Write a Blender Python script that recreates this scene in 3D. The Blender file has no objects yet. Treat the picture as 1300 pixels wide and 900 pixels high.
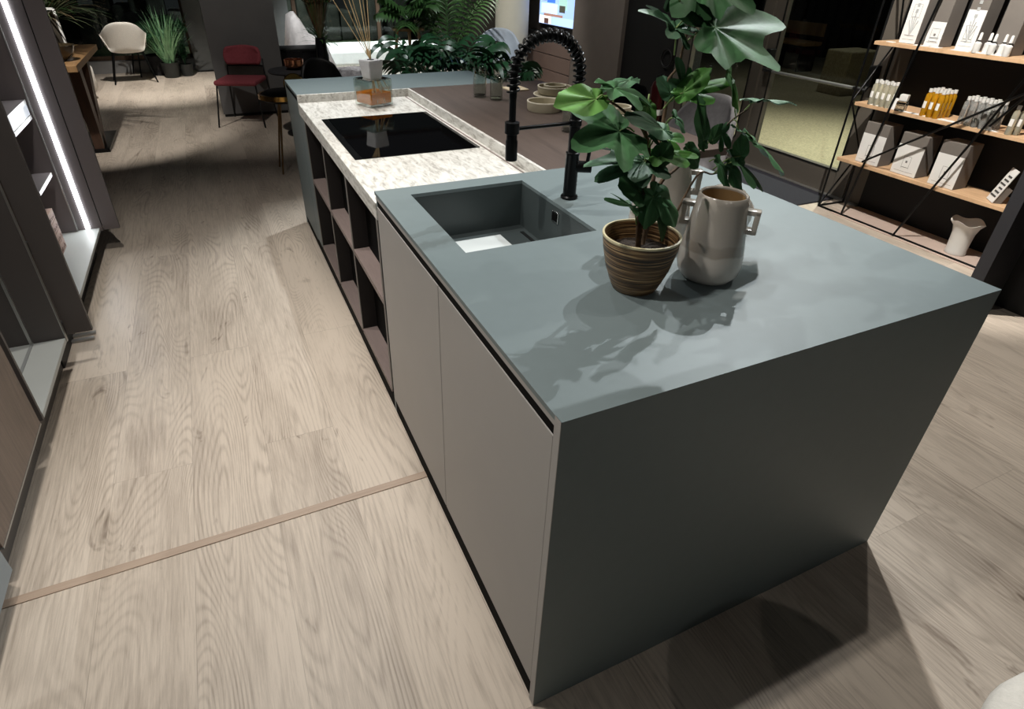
import bpy, bmesh, math, random
from mathutils import Vector, Matrix, Quaternion
PI = math.pi
random.seed(7)
SC = bpy.context.scene
COL = SC.collection

# ---------------------------------------------------------------- camera
CP = Vector((-0.40478, -0.61168, 1.53456))
RX = Vector((0.91025522, -0.41359612, 0.01933075))
DN = Vector((-0.20280092, -0.48606127, -0.85006837))
FW = Vector((0.36098091, 0.76985888, -0.52631748))
FPX, CX, CY = 746.63, 631.57, 411.2
cam = bpy.data.cameras.new('camera'); camo = bpy.data.objects.new('camera', cam); COL.objects.link(camo)
camo.matrix_world = Matrix(((RX.x, -DN.x, -FW.x, CP.x), (RX.y, -DN.y, -FW.y, CP.y), (RX.z, -DN.z, -FW.z, CP.z), (0, 0, 0, 1)))
cam.sensor_width = 36; cam.lens = FPX / 1300 * 36
cam.shift_x = (650 - CX) / 1300; cam.shift_y = (CY - 450) / 1300
cam.clip_start = 0.02; cam.clip_end = 100
SC.camera = camo

# ---------------------------------------------------------------- world, exposure, lamps
SC.view_settings.view_transform = 'Standard'; SC.view_settings.look = 'None'
SC.view_settings.exposure = 0.55; SC.view_settings.gamma = 1; SC.view_settings.use_curve_mapping = False
w = bpy.data.worlds.new('room_ambient'); SC.world = w; w.use_nodes = True
w.node_tree.nodes['Background'].inputs[0].default_value = (0.9, 0.95, 1.0, 1)
w.node_tree.nodes['Background'].inputs[1].default_value = 0.008

def spot(loc, tgt, watts, angle=80, size=0.03, blend=0.5, col=(1, 0.96, 0.9)):
    l = bpy.data.lights.new('ceiling_spot', 'SPOT'); l.energy = watts; l.spot_size = math.radians(angle)
    l.spot_blend = blend; l.shadow_soft_size = size; l.color = col
    o = bpy.data.objects.new('ceiling_spot', l); COL.objects.link(o); o.location = loc
    d = Vector(tgt) - Vector(loc); o.rotation_euler = d.to_track_quat('-Z', 'Y').to_euler()
    return o
CW = (0.93, 0.98, 1.0); NW = (1, 0.95, 0.88)
# track lamps over the island, plus two added to brighten it
spot((1.745, 0.435, 2.8), (0.95, 0.3, 0.6), 22, 95, .012, .4, NW)
spot((1.44, 0.42, 2.8), (0.9, 0.3, 0.6), 6, 95, .012, .4, NW)
spot((2.15, 1.5, 2.8), (0.55, 0.5, 0.9), 105, 58, .010, .8, CW)
spot((1.72, 1.5, 2.8), (0.5, 0.5, 0.9), 34, 62, .010, .8, CW)
spot((0.55, 1.75, 2.8), (0.5, 0.9, 0.9), 12, 80, .012, .5, CW)
spot((-0.5, 1.5, 2.8), (0.4, 0.6, 0.7), 58, 90, .012, .6, NW)
spot((0.08, 2.9, 2.8), (0.35, 2.25, 0.9), 62, 70, .2, .6, NW)
spot((0.6, 3.7, 2.8), (0.5, 3.05, 0.9), 85, 50, .02, .6, CW)  # added to brighten the far worktop, not a known lamp
spot((1.35, 2.7, 2.8), (1.2, 2.2, 0.9), 24, 55, .02, .6, NW)  # extra spot put in to lift the bowl rims, no known source
# aisle
spot((-0.75, 0.5, 2.8), (-0.7, 0.75, 0), 64, 110, .03, .7, NW)
spot((-0.65, 2.1, 2.8), (-0.6, 2.3, 0), 60, 90, .03, .8, NW)
# behind the photographer, weak
spot((0.3, -2.4, 2.8), (0.6, -0.2, 0.0), 11.5, 44, .02, .5, NW)
spot((-0.8, -2.4, 2.8), (0.75, -0.2, 0.0), 7.5, 44, .02, .5, NW)
# right hand floor, shelf rack, far areas
spot((2.28, 1.62, 2.8), (2.0, 0.5, 0), 110, 80, .03, .7, NW)
spot((2.3, 1.2, 2.8), (3.7, 1.6, 0.55), 270, 62, .012, .4, NW)
spot((-0.9, 7.9, 2.8), (-1.0, 8.8, 0), 260, 60, .03, .9, NW)
spot((2.0, 8.2, 2.8), (1.9, 9.4, 0.3), 420, 62, .03, .6, (0.95, 1, 1))
spot((2.4, 6.3, 2.8), (3.6, 7.4, 0.6), 110, 60, .05, .8, NW)
spot((1.6, 5.6, 2.8), (2.0, 6.6, 0.6), 80, 70, .03, .8, CW)
spot((2.3, 4.8, 2.8), (3.9, 5.8, 0.7), 60, 80, .05, .8, NW)
spot((-1.4, 4.5, 2.6), (-1.4, 5.8, 0.75), 130, 50, .03, .6, NW)
spot((-0.2, 4.6, 2.8), (0.0, 6.4, 0.5), 44, 70, .03, .8, NW)
spot((2.6, 2.6, 2.8), (3.85, 3.2, 0.5), 40, 70, .03, .8, NW)
# the paved yard outside
spot((5.4, 3.2, 2.9), (4.9, 3.2, 0), 380, 100, .1, 1, (1, 0.97, 0.84))
spot((7.5, 5.5, 3.4), (7.3, 5.3, 0), 25, 110, .1, 1, (1, 0.97, 0.84))
spot((0.9, 7.3, 2.8), (0.85, 8.3, 0.5), 120, 50, .03, .6, (0.95, 1, 1))
spot((1.2, 11.4, 3.2), (1.6, 13.0, 0), 420, 110, .1, .9, (0.9, 1, 0.9))

# ---------------------------------------------------------------- materials
def lin(c):
    return tuple(((v / 255) / 12.92 if v / 255 <= .04045 else ((v / 255 + .055) / 1.055) ** 2.4) for v in c) + (1,)
MATS = {}
def mat(name, rgb, rough=.5, metal=0., var=.08, scale=8., bump=0., bscale=60., stretch=(1, 1, 1), trans=0., ior=1.45, emit=None, estr=0., coat=0., spec=.5):
    if name in MATS: return MATS[name]
    m = bpy.data.materials.new(name); m.use_nodes = True; nt = m.node_tree; b = nt.nodes['Principled BSDF']
    c = lin(rgb)
    b.inputs['Roughness'].default_value = rough; b.inputs['Metallic'].default_value = metal
    b.inputs['Transmission Weight'].default_value = trans; b.inputs['IOR'].default_value = ior
    b.inputs['Coat Weight'].default_value = coat; b.inputs['Specular IOR Level'].default_value = spec
    if emit: b.inputs['Emission Color'].default_value = lin(emit); b.inputs['Emission Strength'].default_value = estr
    tc = nt.nodes.new('ShaderNodeTexCoord'); mp = nt.nodes.new('ShaderNodeMapping'); mp.inputs['Scale'].default_value = stretch
    nt.links.new(tc.outputs['Object'], mp.inputs['Vector'])
    n = nt.nodes.new('ShaderNodeTexNoise'); n.inputs['Scale'].default_value = scale; n.inputs['Detail'].default_value = 4
    nt.links.new(mp.outputs[0], n.inputs['Vector'])
    r = nt.nodes.new('ShaderNodeValToRGB')
    r.color_ramp.elements[0].position = .3; r.color_ramp.elements[1].position = .7
    r.color_ramp.elements[0].color = tuple(max(0, v * (1 - var)) for v in c[:3]) + (1,)
    r.color_ramp.elements[1].color = tuple(min(1, v * (1 + var)) for v in c[:3]) + (1,)
    nt.links.new(n.outputs['Fac'], r.inputs[0]); nt.links.new(r.outputs[0], b.inputs['Base Color'])
    if bump:
        n2 = nt.nodes.new('ShaderNodeTexNoise'); n2.inputs['Scale'].default_value = bscale; n2.inputs['Detail'].default_value = 3
        nt.links.new(mp.outputs[0], n2.inputs['Vector'])
        bu = nt.nodes.new('ShaderNodeBump'); bu.inputs['Strength'].default_value = bump; bu.inputs['Distance'].default_value = .004
        nt.links.new(n2.outputs['Fac'], bu.inputs['Height']); nt.links.new(bu.outputs[0], b.inputs['Normal'])
    MATS[name] = m
    return m

def nd(nt, t, **k):
    n = nt.nodes.new(t)
    for a, v in k.items(): setattr(n, a, v)
    return n
def math_n(nt, op, a, b=None, c=None):
    n = nt.nodes.new('ShaderNodeMath'); n.operation = op
    for i, v in enumerate((a, b, c)):
        if v is None: continue
        if isinstance(v, (int, float)): n.inputs[i].default_value = v
        else: nt.links.new(v, n.inputs[i])
    return n.outputs[0]
def wood_mat(name, light, dark, along='Y', plank=(1.9, .245), rough=.45, ring=22., mortar=.0012, contrast=1., knots=.6, cs=1.0):
    """long-grain wood: contour lines of stretched noise give the cathedral figure"""
    m = bpy.data.materials.new(name); m.use_nodes = True; nt = m.node_tree; b = nt.nodes['Principled BSDF']
    b.inputs['Roughness'].default_value = rough
    g = nd(nt, 'ShaderNodeNewGeometry'); s = nd(nt, 'ShaderNodeSeparateXYZ'); nt.links.new(g.outputs['Position'], s.inputs[0])
    X, Y, Z = s.outputs
    if along == 'Y': U, V = Y, X
    elif along == 'Z': U, V = Z, math_n(nt, 'ADD', X, Y)
    else: U, V = X, Y
    c = nd(nt, 'ShaderNodeCombineXYZ'); nt.links.new(U, c.inputs[0]); nt.links.new(V, c.inputs[1])
    rnd = 0.37; mort = None
    if plank:
        br = nd(nt, 'ShaderNodeTexBrick'); br.offset = .37; br.offset_frequency = 2
        for k, v in (('Scale', 1), ('Mortar Size', mortar), ('Mortar Smooth', .1), ('Bias', 0), ('Brick Width', plank[0]), ('Row Height', plank[1])): br.inputs[k].default_value = v
        br.inputs['Color1'].default_value = (0, 0, 0, 1); br.inputs['Color2'].default_value = (1, 1, 1, 1); br.inputs['Mortar'].default_value = (.5, .5, .5, 1)
        nt.links.new(c.outputs[0], br.inputs['Vector'])
        sc = nd(nt, 'ShaderNodeSeparateColor'); nt.links.new(br.outputs['Color'], sc.inputs[0]); rnd = sc.outputs[0]; mort = br.outputs['Fac']
        rz = math_n(nt, 'MULTIPLY', rnd, 37.0)
    else: rz = 3.3
    def vec(su, sv):
        cc = nd(nt, 'ShaderNodeCombineXYZ')
        nt.links.new(math_n(nt, 'MULTIPLY', U, su), cc.inputs[0]); nt.links.new(math_n(nt, 'MULTIPLY', V, sv), cc.inputs[1])
        if isinstance(rz, float): cc.inputs[2].default_value = rz
        else: nt.links.new(rz, cc.inputs[2])
        return cc.outputs[0]
    def noise(v, sc_, det=2, dist=0., rough_=.5):
        n = nd(nt, 'ShaderNodeTexNoise'); n.inputs['Scale'].default_value = sc_; n.inputs['Detail'].default_value = det
        n.inputs['Distortion'].default_value = dist; n.inputs['Roughness'].default_value = rough_; nt.links.new(v, n.inputs['Vector']); return n.outputs['Fac']
    A = noise(vec(.75 * cs, 4.6 * cs), 1.0, 1.0, .22, .4)
    rings = math_n(nt, 'SINE', math_n(nt, 'MULTIPLY', A, ring * 6.283))
    rings = math_n(nt, 'POWER', math_n(nt, 'MULTIPLY_ADD', rings, .5, .5), 2.2)
    mask = noise(vec(1.1, 3.5), 1.3, 2)
    mask = math_n(nt, 'SMOOTH_MIN', math_n(nt, 'MAXIMUM', math_n(nt, 'MULTIPLY_ADD', mask, 3.2, -1.15), 0.12), 1.0, .1)
    fine = noise(vec(6, 120), 1.0, 5, .3, .75)
    patch = noise(vec(1.6, 6), 1.0, 3)
    f = math_n(nt, 'MULTIPLY', math_n(nt, 'MULTIPLY', rings, mask), .34 * contrast)
    f = math_n(nt, 'ADD', f, math_n(nt, 'MULTIPLY_ADD', fine, 1.25 * contrast, -.59 * contrast))
    f = math_n(nt, 'ADD', f, math_n(nt, 'MULTIPLY_ADD', patch, .9 * contrast, -.40 * contrast))
    if plank: f = math_n(nt, 'ADD', f, math_n(nt, 'MULTIPLY_ADD', rnd, .22, -.08))
    if knots:
        kn = noise(vec(3.6, 9), 1.0, 3.5, 1.2, .62)
        kn = math_n(nt, 'MAXIMUM', math_n(nt, 'MULTIPLY_ADD', kn, 9.0, -5.75), 0.0)
        f = math_n(nt, 'ADD', f, math_n(nt, 'MULTIPLY', kn, knots))
    r = nd(nt, 'ShaderNodeValToRGB'); r.color_ramp.elements[0].color = lin(light); r.color_ramp.elements[1].color = lin(dark)
    r.color_ramp.elements[0].position = 0.0; r.color_ramp.elements[1].position = 1.0
    nt.links.new(f, r.inputs[0]); out = r.outputs[0]
    if mort is not None:
        mx = nd(nt, 'ShaderNodeMix', data_type='RGBA'); nt.links.new(math_n(nt, 'MULTIPLY', mort, .35), mx.inputs[0])
        nt.links.new(out, mx.inputs[6]); mx.inputs[7].default_value = lin(tuple(v * .6 for v in dark)); out = mx.outputs[2]
    nt.links.new(out, b.inputs['Base Color'])
    bu = nd(nt, 'ShaderNodeBump'); bu.inputs['Strength'].default_value = .12; bu.inputs['Distance'].default_value = .002
    nt.links.new(math_n(nt, 'MULTIPLY', f, -1), bu.inputs['Height']); nt.links.new(bu.outputs[0], b.inputs['Normal'])
    MATS[name] = m; return m

FLOOR = wood_mat('oak_floor', (204, 191, 176), (112, 97, 84), 'Y', ring=44, mortar=.0007)
STRIP = wood_mat('trim_oak', (176, 156, 138), (140, 118, 102), 'X', None, ring=6, knots=0)
DOAK = wood_mat('dark_oak', (86, 74, 68), (42, 34, 30), 'Y', None, ring=9, contrast=.9, knots=.2, cs=.8)
DOAKX = wood_mat('dark_oak_veneer', (116, 102, 92), (54, 45, 40), 'Z', None, ring=16, knots=.4)
SHELFW = wood_mat('shelf_oak', (212, 176, 138), (152, 114, 82), 'Y', None, ring=12, knots=.5)
TABLEW = wood_mat('rustic_wood', (176, 138, 96), (88, 60, 40), 'Y', None, ring=8, knots=.7)
PLANKD = wood_mat('walnut_wood', (78, 55, 42), (40, 27, 20), 'Z', None, ring=8, knots=.3)
BLUE = mat('blue_grey_laminate', (105, 117, 119), .5, var=.02, scale=30, bump=.04, bscale=400)
TAUPE = mat('taupe_lacquer', (158, 155, 152), .45, var=.015)
SINKM = mat('sink_blue_grey', (64, 72, 73), .4, var=.03)
BLACK = mat('matt_black', (16, 17, 18), .5, var=.1)
BLACKM = mat('black_metal', (20, 21, 22), .32, metal=.6, var=.1)
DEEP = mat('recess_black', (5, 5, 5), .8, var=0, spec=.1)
DARKIN = mat('dark_interior', (20, 16, 16), .6, var=.1)
GREIGE = mat('greige_shelf', (128, 114, 110), .5, var=.06, scale=20, stretch=(6, 1, 6))
HOB = mat('black_glass', (4, 4, 5), .035, var=.0, spec=.6)
CHROME = mat('chrome', (200, 200, 198), .12, metal=1, var=.02)
GLASS = mat('clear_glass', (245, 250, 248), .01, trans=1, ior=1.45, var=0)
def thin_glass(name, tint=(244, 250, 247), f=1.0, k=.05):
    m = bpy.data.materials.new(name); m.use_nodes = True; nt = m.node_tree
    nt.nodes.remove(nt.nodes['Principled BSDF']); out = nt.nodes['Material Output']
    t_ = nt.nodes.new('ShaderNodeBsdfTransparent'); t_.inputs[0].default_value = lin(tint)
    g_ = nt.nodes.new('ShaderNodeBsdfGlossy'); g_.inputs['Roughness'].default_value = .02
    fr_ = nt.nodes.new('ShaderNodeLayerWeight'); fr_.inputs[0].default_value = .5
    p_ = nt.nodes.new('ShaderNodeMath'); p_.operation = 'POWER'; p_.inputs[1].default_value = 3.5; nt.links.new(fr_.outputs['Facing'], p_.inputs[0])
    m1 = nt.nodes.new('ShaderNodeMath'); m1.operation = 'MULTIPLY_ADD'; m1.inputs[1].default_value = f; m1.inputs[2].default_value = k
    nt.links.new(p_.outputs[0], m1.inputs[0]); mx = nt.nodes.new('ShaderNodeMixShader')
    nt.links.new(m1.outputs[0], mx.inputs[0]); nt.links.new(t_.outputs[0], mx.inputs[1]); nt.links.new(g_.outputs[0], mx.inputs[2]); nt.links.new(mx.outputs[0], out.inputs[0])
    MATS[name] = m; return m
THIN = thin_glass('thin_clear_glass', f=.9, k=.02)
THICK = thin_glass('thick_clear_glass', (240, 244, 241), 1.8, .06)
WHITE = mat('white_ceramic', (215, 214, 210), .35, var=.03)
WHITEP = mat('white_paper', (228, 227, 224), .7, var=.02)
GREYP = mat('grey_card', (112, 106, 100), .8, var=.05)
DOORG = mat('anthracite_lacquer', (74, 70, 69), .45, var=.02)
DOORL = mat('grey_lacquer', (104, 98, 99), .45, var=.02)
ALU = mat('brushed_aluminium', (170, 170, 168), .35, metal=.8, var=.05)
TRAY = mat('light_grey_laminate', (176, 180, 178), .5, var=.02)
BRASS = mat('brass', (190, 150, 84), .25, metal=1, var=.05)
COPPER = mat('copper', (214, 150, 116), .25, metal=1, var=.05)
REED = mat('reed_wood', (214, 186, 140), .6, var=.1)
BURG = mat('burgundy_fabric', (142, 66, 74), .9, var=.1, scale=60)
CREAM = mat('cream_fabric', (206, 202, 194), .9, var=.06, scale=90, bump=.3, bscale=300)
GREYF = mat('grey_velvet', (150, 148, 150), .85, var=.1, scale=40)
DKF = mat('charcoal_fabric', (38, 38, 41), .9, var=.1, scale=60)
FRAME = mat('taupe_door_frame', (98, 92, 84), .45, metal=.2, var=.03)
WALLD = mat('dark_grey_wall', (96, 95, 95), .8, var=.04, bump=.1, bscale=200)
WALLB = mat('black_wall', (11, 11, 12), .7, var=.08)
WALLG = mat('taupe_wall', (112, 104, 98), .7, var=.04, bump=.1, bscale=200)
COLM = mat('column_plaster', (200, 198, 184), .8, var=.03, bump=.1, bscale=150)
RED = mat('red_paint', (50, 8, 10), .3, var=.05)
SOIL = mat('soil', (44, 35, 28), .95, var=.5, scale=120, bump=1, bscale=200)
STEMM = mat('bark', (84, 66, 48), .8, var=.3, scale=80)
STEMG = mat('green_stem', (120, 142, 84), .6, var=.15, scale=50)
LEAFD = mat('dark_leaf', (62, 96, 50), .4, var=.35, scale=9)
LEAFB = mat('deep_green_leaf', (40, 78, 50), .35, var=.35, scale=9)
GRASSM = mat('grass_leaf', (136, 184, 140), .45, var=.3, scale=9)
DRIED = mat('dried_stalk', (96, 84, 60), .9, var=.3, scale=20)
DRYG = mat('dusty_green_sprig', (84, 96, 66), .8, var=.3, scale=20)
FUR = mat('grey_fur', (120, 115, 115), .95, var=.3, scale=30)
RUG = mat('entrance_mat', (38, 38, 46), .95, var=.3, scale=90, bump=.8, bscale=300)

def stone_mat():
    m = bpy.data.materials.new('travertine_laminate'); m.use_nodes = True; nt = m.node_tree; b = nt.nodes['Principled BSDF']
    b.inputs['Roughness'].default_value = .42
    tc = nd(nt, 'ShaderNodeNewGeometry'); mp = nd(nt, 'ShaderNodeMapping'); mp.inputs['Scale'].default_value = (60, 16, 60)
    nt.links.new(tc.outputs['Position'], mp.inputs[0])
    n = nd(nt, 'ShaderNodeTexNoise'); n.inputs['Scale'].default_value = 1; n.inputs['Detail'].default_value = 5; n.inputs['Roughness'].default_value = .6; n.inputs['Distortion'].default_value = .6
    nt.links.new(mp.outputs[0], n.inputs['Vector'])
    r = nd(nt, 'ShaderNodeValToRGB'); e = r.color_ramp.elements
    e[0].position = .30; e[0].color = lin((150, 147, 140)); e[1].position = .58; e[1].color = lin((216, 215, 210))
    x = r.color_ramp.elements.new(.45); x.color = lin((196, 194, 188))
    nt.links.new(n.outputs['Fac'], r.inputs[0]); nt.links.new(r.outputs[0], b.inputs['Base Color']); MATS['stone'] = m; return m
STONE = stone_mat()

def glaze_mat():
    """cream reactive glaze with a paler dipped foot"""
    m = bpy.data.materials.new('cream_glaze'); m.use_nodes = True; nt = m.node_tree; b = nt.nodes['Principled BSDF']
    b.inputs['Roughness'].default_value = .16; b.inputs['Coat Weight'].default_value = .5; b.inputs['Coat Roughness'].default_value = .06
    tc = nd(nt, 'ShaderNodeTexCoord'); s = nd(nt, 'ShaderNodeSeparateXYZ'); nt.links.new(tc.outputs['Object'], s.inputs[0])
    n = nd(nt, 'ShaderNodeTexNoise'); n.inputs['Scale'].default_value = 14; n.inputs['Detail'].default_value = 5
    mp = nd(nt, 'ShaderNodeMapping'); mp.inputs['Scale'].default_value = (1, 1, .35); nt.links.new(tc.outputs['Object'], mp.inputs[0]); nt.links.new(mp.outputs[0], n.inputs['Vector'])
    z = math_n(nt, 'ADD', s.outputs[2], math_n(nt, 'MULTIPLY_ADD', n.outputs['Fac'], .03, -.015))
    r = nd(nt, 'ShaderNodeValToRGB'); r.color_ramp.interpolation = 'LINEAR'; e = r.color_ramp.elements
    e[0].position = .0; e[0].color = lin((224, 216, 208)); e[1].position = .30; e[1].color = lin((216, 208, 198))
    for p, c in ((.32, (186, 176, 164)), (.40, (190, 181, 170)), (.42, (204, 196, 186)), (.8, (196, 188, 177))):
        q = r.color_ramp.elements.new(p); q.color = lin(c)
    nt.links.new(math_n(nt, 'MULTIPLY', z, 4.0), r.inputs[0])
    mx = nd(nt, 'ShaderNodeMix', data_type='RGBA', blend_type='MULTIPLY'); mx.inputs[0].default_value = .35
    nt.links.new(r.outputs[0], mx.inputs[6]); nt.links.new(n.outputs['Fac'], mx.inputs[7])
    nt.links.new(mx.outputs[2], b.inputs['Base Color']); return m
GLAZE = glaze_mat()
INNERG = mat('ochre_glaze', (150, 122, 84), .5, var=.1)

def rib_mat():
    m = bpy.data.materials.new('ribbed_brown_ceramic'); m.use_nodes = True; nt = m.node_tree; b = nt.nodes['Principled BSDF']
    b.inputs['Roughness'].default_value = .38
    tc = nd(nt, 'ShaderNodeTexCoord'); mp = nd(nt, 'ShaderNodeMapping'); mp.inputs['Scale'].default_value = (9, 9, 330)
    nt.links.new(tc.outputs['Object'], mp.inputs[0]); n = nd(nt, 'ShaderNodeTexNoise'); n.inputs['Scale'].default_value = 1; n.inputs['Detail'].default_value = 3
    nt.links.new(mp.outputs[0], n.inputs['Vector']); r = nd(nt, 'ShaderNodeValToRGB'); e = r.color_ramp.elements
    e[0].position = .38; e[0].color = lin((44, 32, 22)); e[1].position = .72; e[1].color = lin((190, 158, 114)); q = e.new(.52); q.color = lin((112, 82, 50))
    nt.links.new(n.outputs['Fac'], r.inputs[0]); nt.links.new(r.outputs[0], b.inputs['Base Color'])
    bu = nd(nt, 'ShaderNodeBump'); bu.inputs['Strength'].default_value = .5; bu.inputs['Distance'].default_value = .004
    nt.links.new(n.outputs['Fac'], bu.inputs['Height']); nt.links.new(bu.outputs[0], b.inputs['Normal']); return m
RIB = rib_mat()

def leaf_mat(name, top, under, vein):
    m = bpy.data.materials.new(name); m.use_nodes = True; nt = m.node_tree; b = nt.nodes['Principled BSDF']
    b.inputs['Roughness'].default_value = .55; b.inputs['Specular IOR Level'].default_value = .16
    at = nd(nt, 'ShaderNodeVertexColor', layer_name='vein'); sc = nd(nt, 'ShaderNodeSeparateColor'); nt.links.new(at.outputs[0], sc.inputs[0])
    n = nd(nt, 'ShaderNodeTexNoise'); n.inputs['Scale'].default_value = 25; n.inputs['Detail'].default_value = 4
    tc = nd(nt, 'ShaderNodeTexCoord'); nt.links.new(tc.outputs['Object'], n.inputs['Vector'])
    r = nd(nt, 'ShaderNodeValToRGB'); e = r.color_ramp.elements; e[0].position = .3; e[1].position = .75
    e[0].color = tuple(v * .7 for v in lin(top)[:3]) + (1,); e[1].color = tuple(v * 1.3 for v in lin(top)[:3]) + (1,)
    nt.links.new(n.outputs['Fac'], r.inputs[0])
    mx = nd(nt, 'ShaderNodeMix', data_type='RGBA'); nt.links.new(math_n(nt, 'MULTIPLY', sc.outputs[0], .75), mx.inputs[0])
    nt.links.new(r.outputs[0], mx.inputs[6]); mx.inputs[7].default_value = lin(vein)
    g = nd(nt, 'ShaderNodeNewGeometry'); m2 = nd(nt, 'ShaderNodeMix', data_type='RGBA'); nt.links.new(g.outputs['Backfacing'], m2.inputs[0])
    nt.links.new(mx.outputs[2], m2.inputs[6]); m2.inputs[7].default_value = lin(under); nt.links.new(m2.outputs[2], b.inputs['Base Color'])
    bu = nd(nt, 'ShaderNodeBump'); bu.inputs['Strength'].default_value = .35; bu.inputs['Distance'].default_value = .003
    nt.links.new(math_n(nt, 'SUBTRACT', n.outputs['Fac'], sc.outputs[0]), bu.inputs['Height']); nt.links.new(bu.outputs[0], b.inputs['Normal']); return m
LF = {'a': leaf_mat('fig_leaf_green', (74, 122, 56), (84, 116, 78), (122, 156, 96)),
      'b': leaf_mat('fig_leaf_dark', (70, 112, 72), (66, 98, 74), (92, 130, 92)),
      'c': leaf_mat('fig_leaf_bright', (100, 148, 74), (128, 156, 110), (140, 176, 106)),
      'd': leaf_mat('fig_leaf_dusty', (86, 124, 94), (120, 146, 128), (128, 152, 122))}

# ---------------------------------------------------------------- mesh helpers
def at(u, v, X=None, Y=None, Z=None):
    """point of the line of sight through (u, v) that lies at distance X, Y or Z"""
    d = RX * ((u - CX) / FPX) + DN * ((v - CY) / FPX) + FW
    for i, q in enumerate((X, Y, Z)):
        if q is not None: return CP + d * ((q - CP[i]) / d[i])
def B(): return bmesh.new()
def box(bm, x0, x1, y0, y1, z0, z1, bev=0., seg=2, M=None):
    x0, x1 = sorted((x0, x1)); y0, y1 = sorted((y0, y1)); z0, z1 = sorted((z0, z1))
    vs = [bm.verts.new(p) for p in ((x0, y0, z0), (x1, y0, z0), (x1, y1, z0), (x0, y1, z0), (x0, y0, z1), (x1, y0, z1), (x1, y1, z1), (x0, y1, z1))]
    fs = [bm.faces.new([vs[i] for i in f]) for f in ((0, 3, 2, 1), (4, 5, 6, 7), (0, 1, 5, 4), (1, 2, 6, 5), (2, 3, 7, 6), (3, 0, 4, 7))]
    if bev > 0:
        es = list({e for f in fs for e in f.edges})
        r = bmesh.ops.bevel(bm, geom=es, offset=bev, segments=seg, affect='EDGES', profile=.5)
        if M is not None:
            allv = {v for f in r['faces'] for v in f.verts} | {v for v in vs if v.is_valid}
            for v in allv: v.co = M @ v.co
    elif M is not None:
        for v in vs: v.co = M @ v.co
    return bm
def prism(bm, pts, z0, z1, M=None):
    a = [bm.verts.new((p[0], p[1], z0)) for p in pts]; b = [bm.verts.new((p[0], p[1], z1)) for p in pts]
    bm.faces.new(list(reversed(a))); bm.faces.new(b); n = len(pts)
    for i in range(n): bm.faces.new([a[i], a[(i + 1) % n], b[(i + 1) % n], b[i]])
    if M is not None:
        for v in a + b: v.co = M @ v.co
    return bm
def tube(bm, pts, r, seg=10, caps=True, closed=False):
    pts = [Vector(p) for p in pts]; n = len(pts)
    rr = r if isinstance(r, (list, tuple)) else [r] * n
    rings = []; up = None
    for i, p in enumerate(pts):
        if closed: t = pts[(i + 1) % n] - pts[i - 1]
        else: t = (pts[min(i + 1, n - 1)] - pts[max(i - 1, 0)])
        t.normalize()
        if up is None: up = t.orthogonal().normalized()
        else:
            up = up - t * up.dot(t)
            up = up.normalized() if up.length > 1e-6 else t.orthogonal().normalized()
        s = t.cross(up)
        rings.append([bm.verts.new(p + (up * math.cos(2 * PI * k / seg) + s * math.sin(2 * PI * k / seg)) * rr[i]) for k in range(seg)])
    for i in range(n if closed else n - 1):
        a, b = rings[i], rings[(i + 1) % n]
        for k in range(seg): bm.faces.new([a[k], a[(k + 1) % seg], b[(k + 1) % seg], b[k]])
    if caps and not closed: bm.faces.new(list(reversed(rings[0]))); bm.faces.new(rings[-1])
    return bm
def lathe(bm, prof, c=(0, 0, 0), seg=40, M=None, sx=1., sy=1.):
    """prof: list of (radius, z); radius 0 closes"""
    rings = []
    for (r, z) in prof:
        if r < 1e-6: ring = [bm.verts.new((c[0], c[1], c[2] + z))]
        else: ring = [bm.verts.new((c[0] + r * sx * math.cos(2 * PI * k / seg), c[1] + r * sy * math.sin(2 * PI * k / seg), c[2] + z)) for k in range(seg)]
        rings.append(ring)
    for a, b in zip(rings, rings[1:]):
        for k in range(seg):
            k2 = (k + 1) % seg
            if len(a) == 1 and len(b) == 1: continue
            if len(a) == 1: bm.faces.new([a[0], b[k2], b[k]])
            elif len(b) == 1: bm.faces.new([a[k], a[k2], b[0]])
            else: bm.faces.new([a[k], a[k2], b[k2], b[k]])
    if M is not None:
        for ring in rings:
            for v in ring: v.co = M @ v.co
    return bm
def smoothpath(pts, n=6):
    pts = [Vector(p) for p in pts]; out = []
    P = [pts[0]] + pts + [pts[-1]]
    for i in range(1, len(P) - 2):
        for k in range(n):
            t = k / n; a, b, c, d = P[i - 1], P[i], P[i + 1], P[i + 2]
            out.append(.5 * ((2 * b) + (c - a) * t + (2 * a - 5 * b + 4 * c - d) * t * t + (3 * b - a - 3 * c + d) * t ** 3))
    out.append(pts[-1]); return out
ORG = {}
def obj(name, bm, m, parent=None, local=False, smooth=None, recalc=True):
    """link a bmesh as ONE mesh object; world coordinates unless local"""
    if recalc: bmesh.ops.recalc_face_normals(bm, faces=bm.faces)
    me = bpy.data.meshes.new(name)
    if smooth is not None:
        for f in bm.faces: f.smooth = True
    bm.to_mesh(me); bm.free()
    for mm in (m if isinstance(m, (list, tuple)) else [m]): me.materials.append(mm)
    if smooth is not None:
        try: me.set_sharp_from_angle(angle=math.radians(smooth))
        except Exception: pass
    o = bpy.data.objects.new(name, me); COL.objects.link(o)
    if parent is not None:
        o.parent = parent; org = ORG[parent]
        if not local: me.transform(Matrix.Translation(-org))
        ORG[o] = org
    else:
        if not local:
            xs = [v.co for v in me.vertices]; mn = [min(v[i] for v in xs) for i in range(3)]; mxx = [max(v[i] for v in xs) for i in range(3)]
            org = Vector(((mn[0] + mxx[0]) / 2, (mn[1] + mxx[1]) / 2, mn[2])); me.transform(Matrix.Translation(-org)); o.location = org
        else: org = Vector((0, 0, 0))
        ORG[o] = org
    return o
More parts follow.
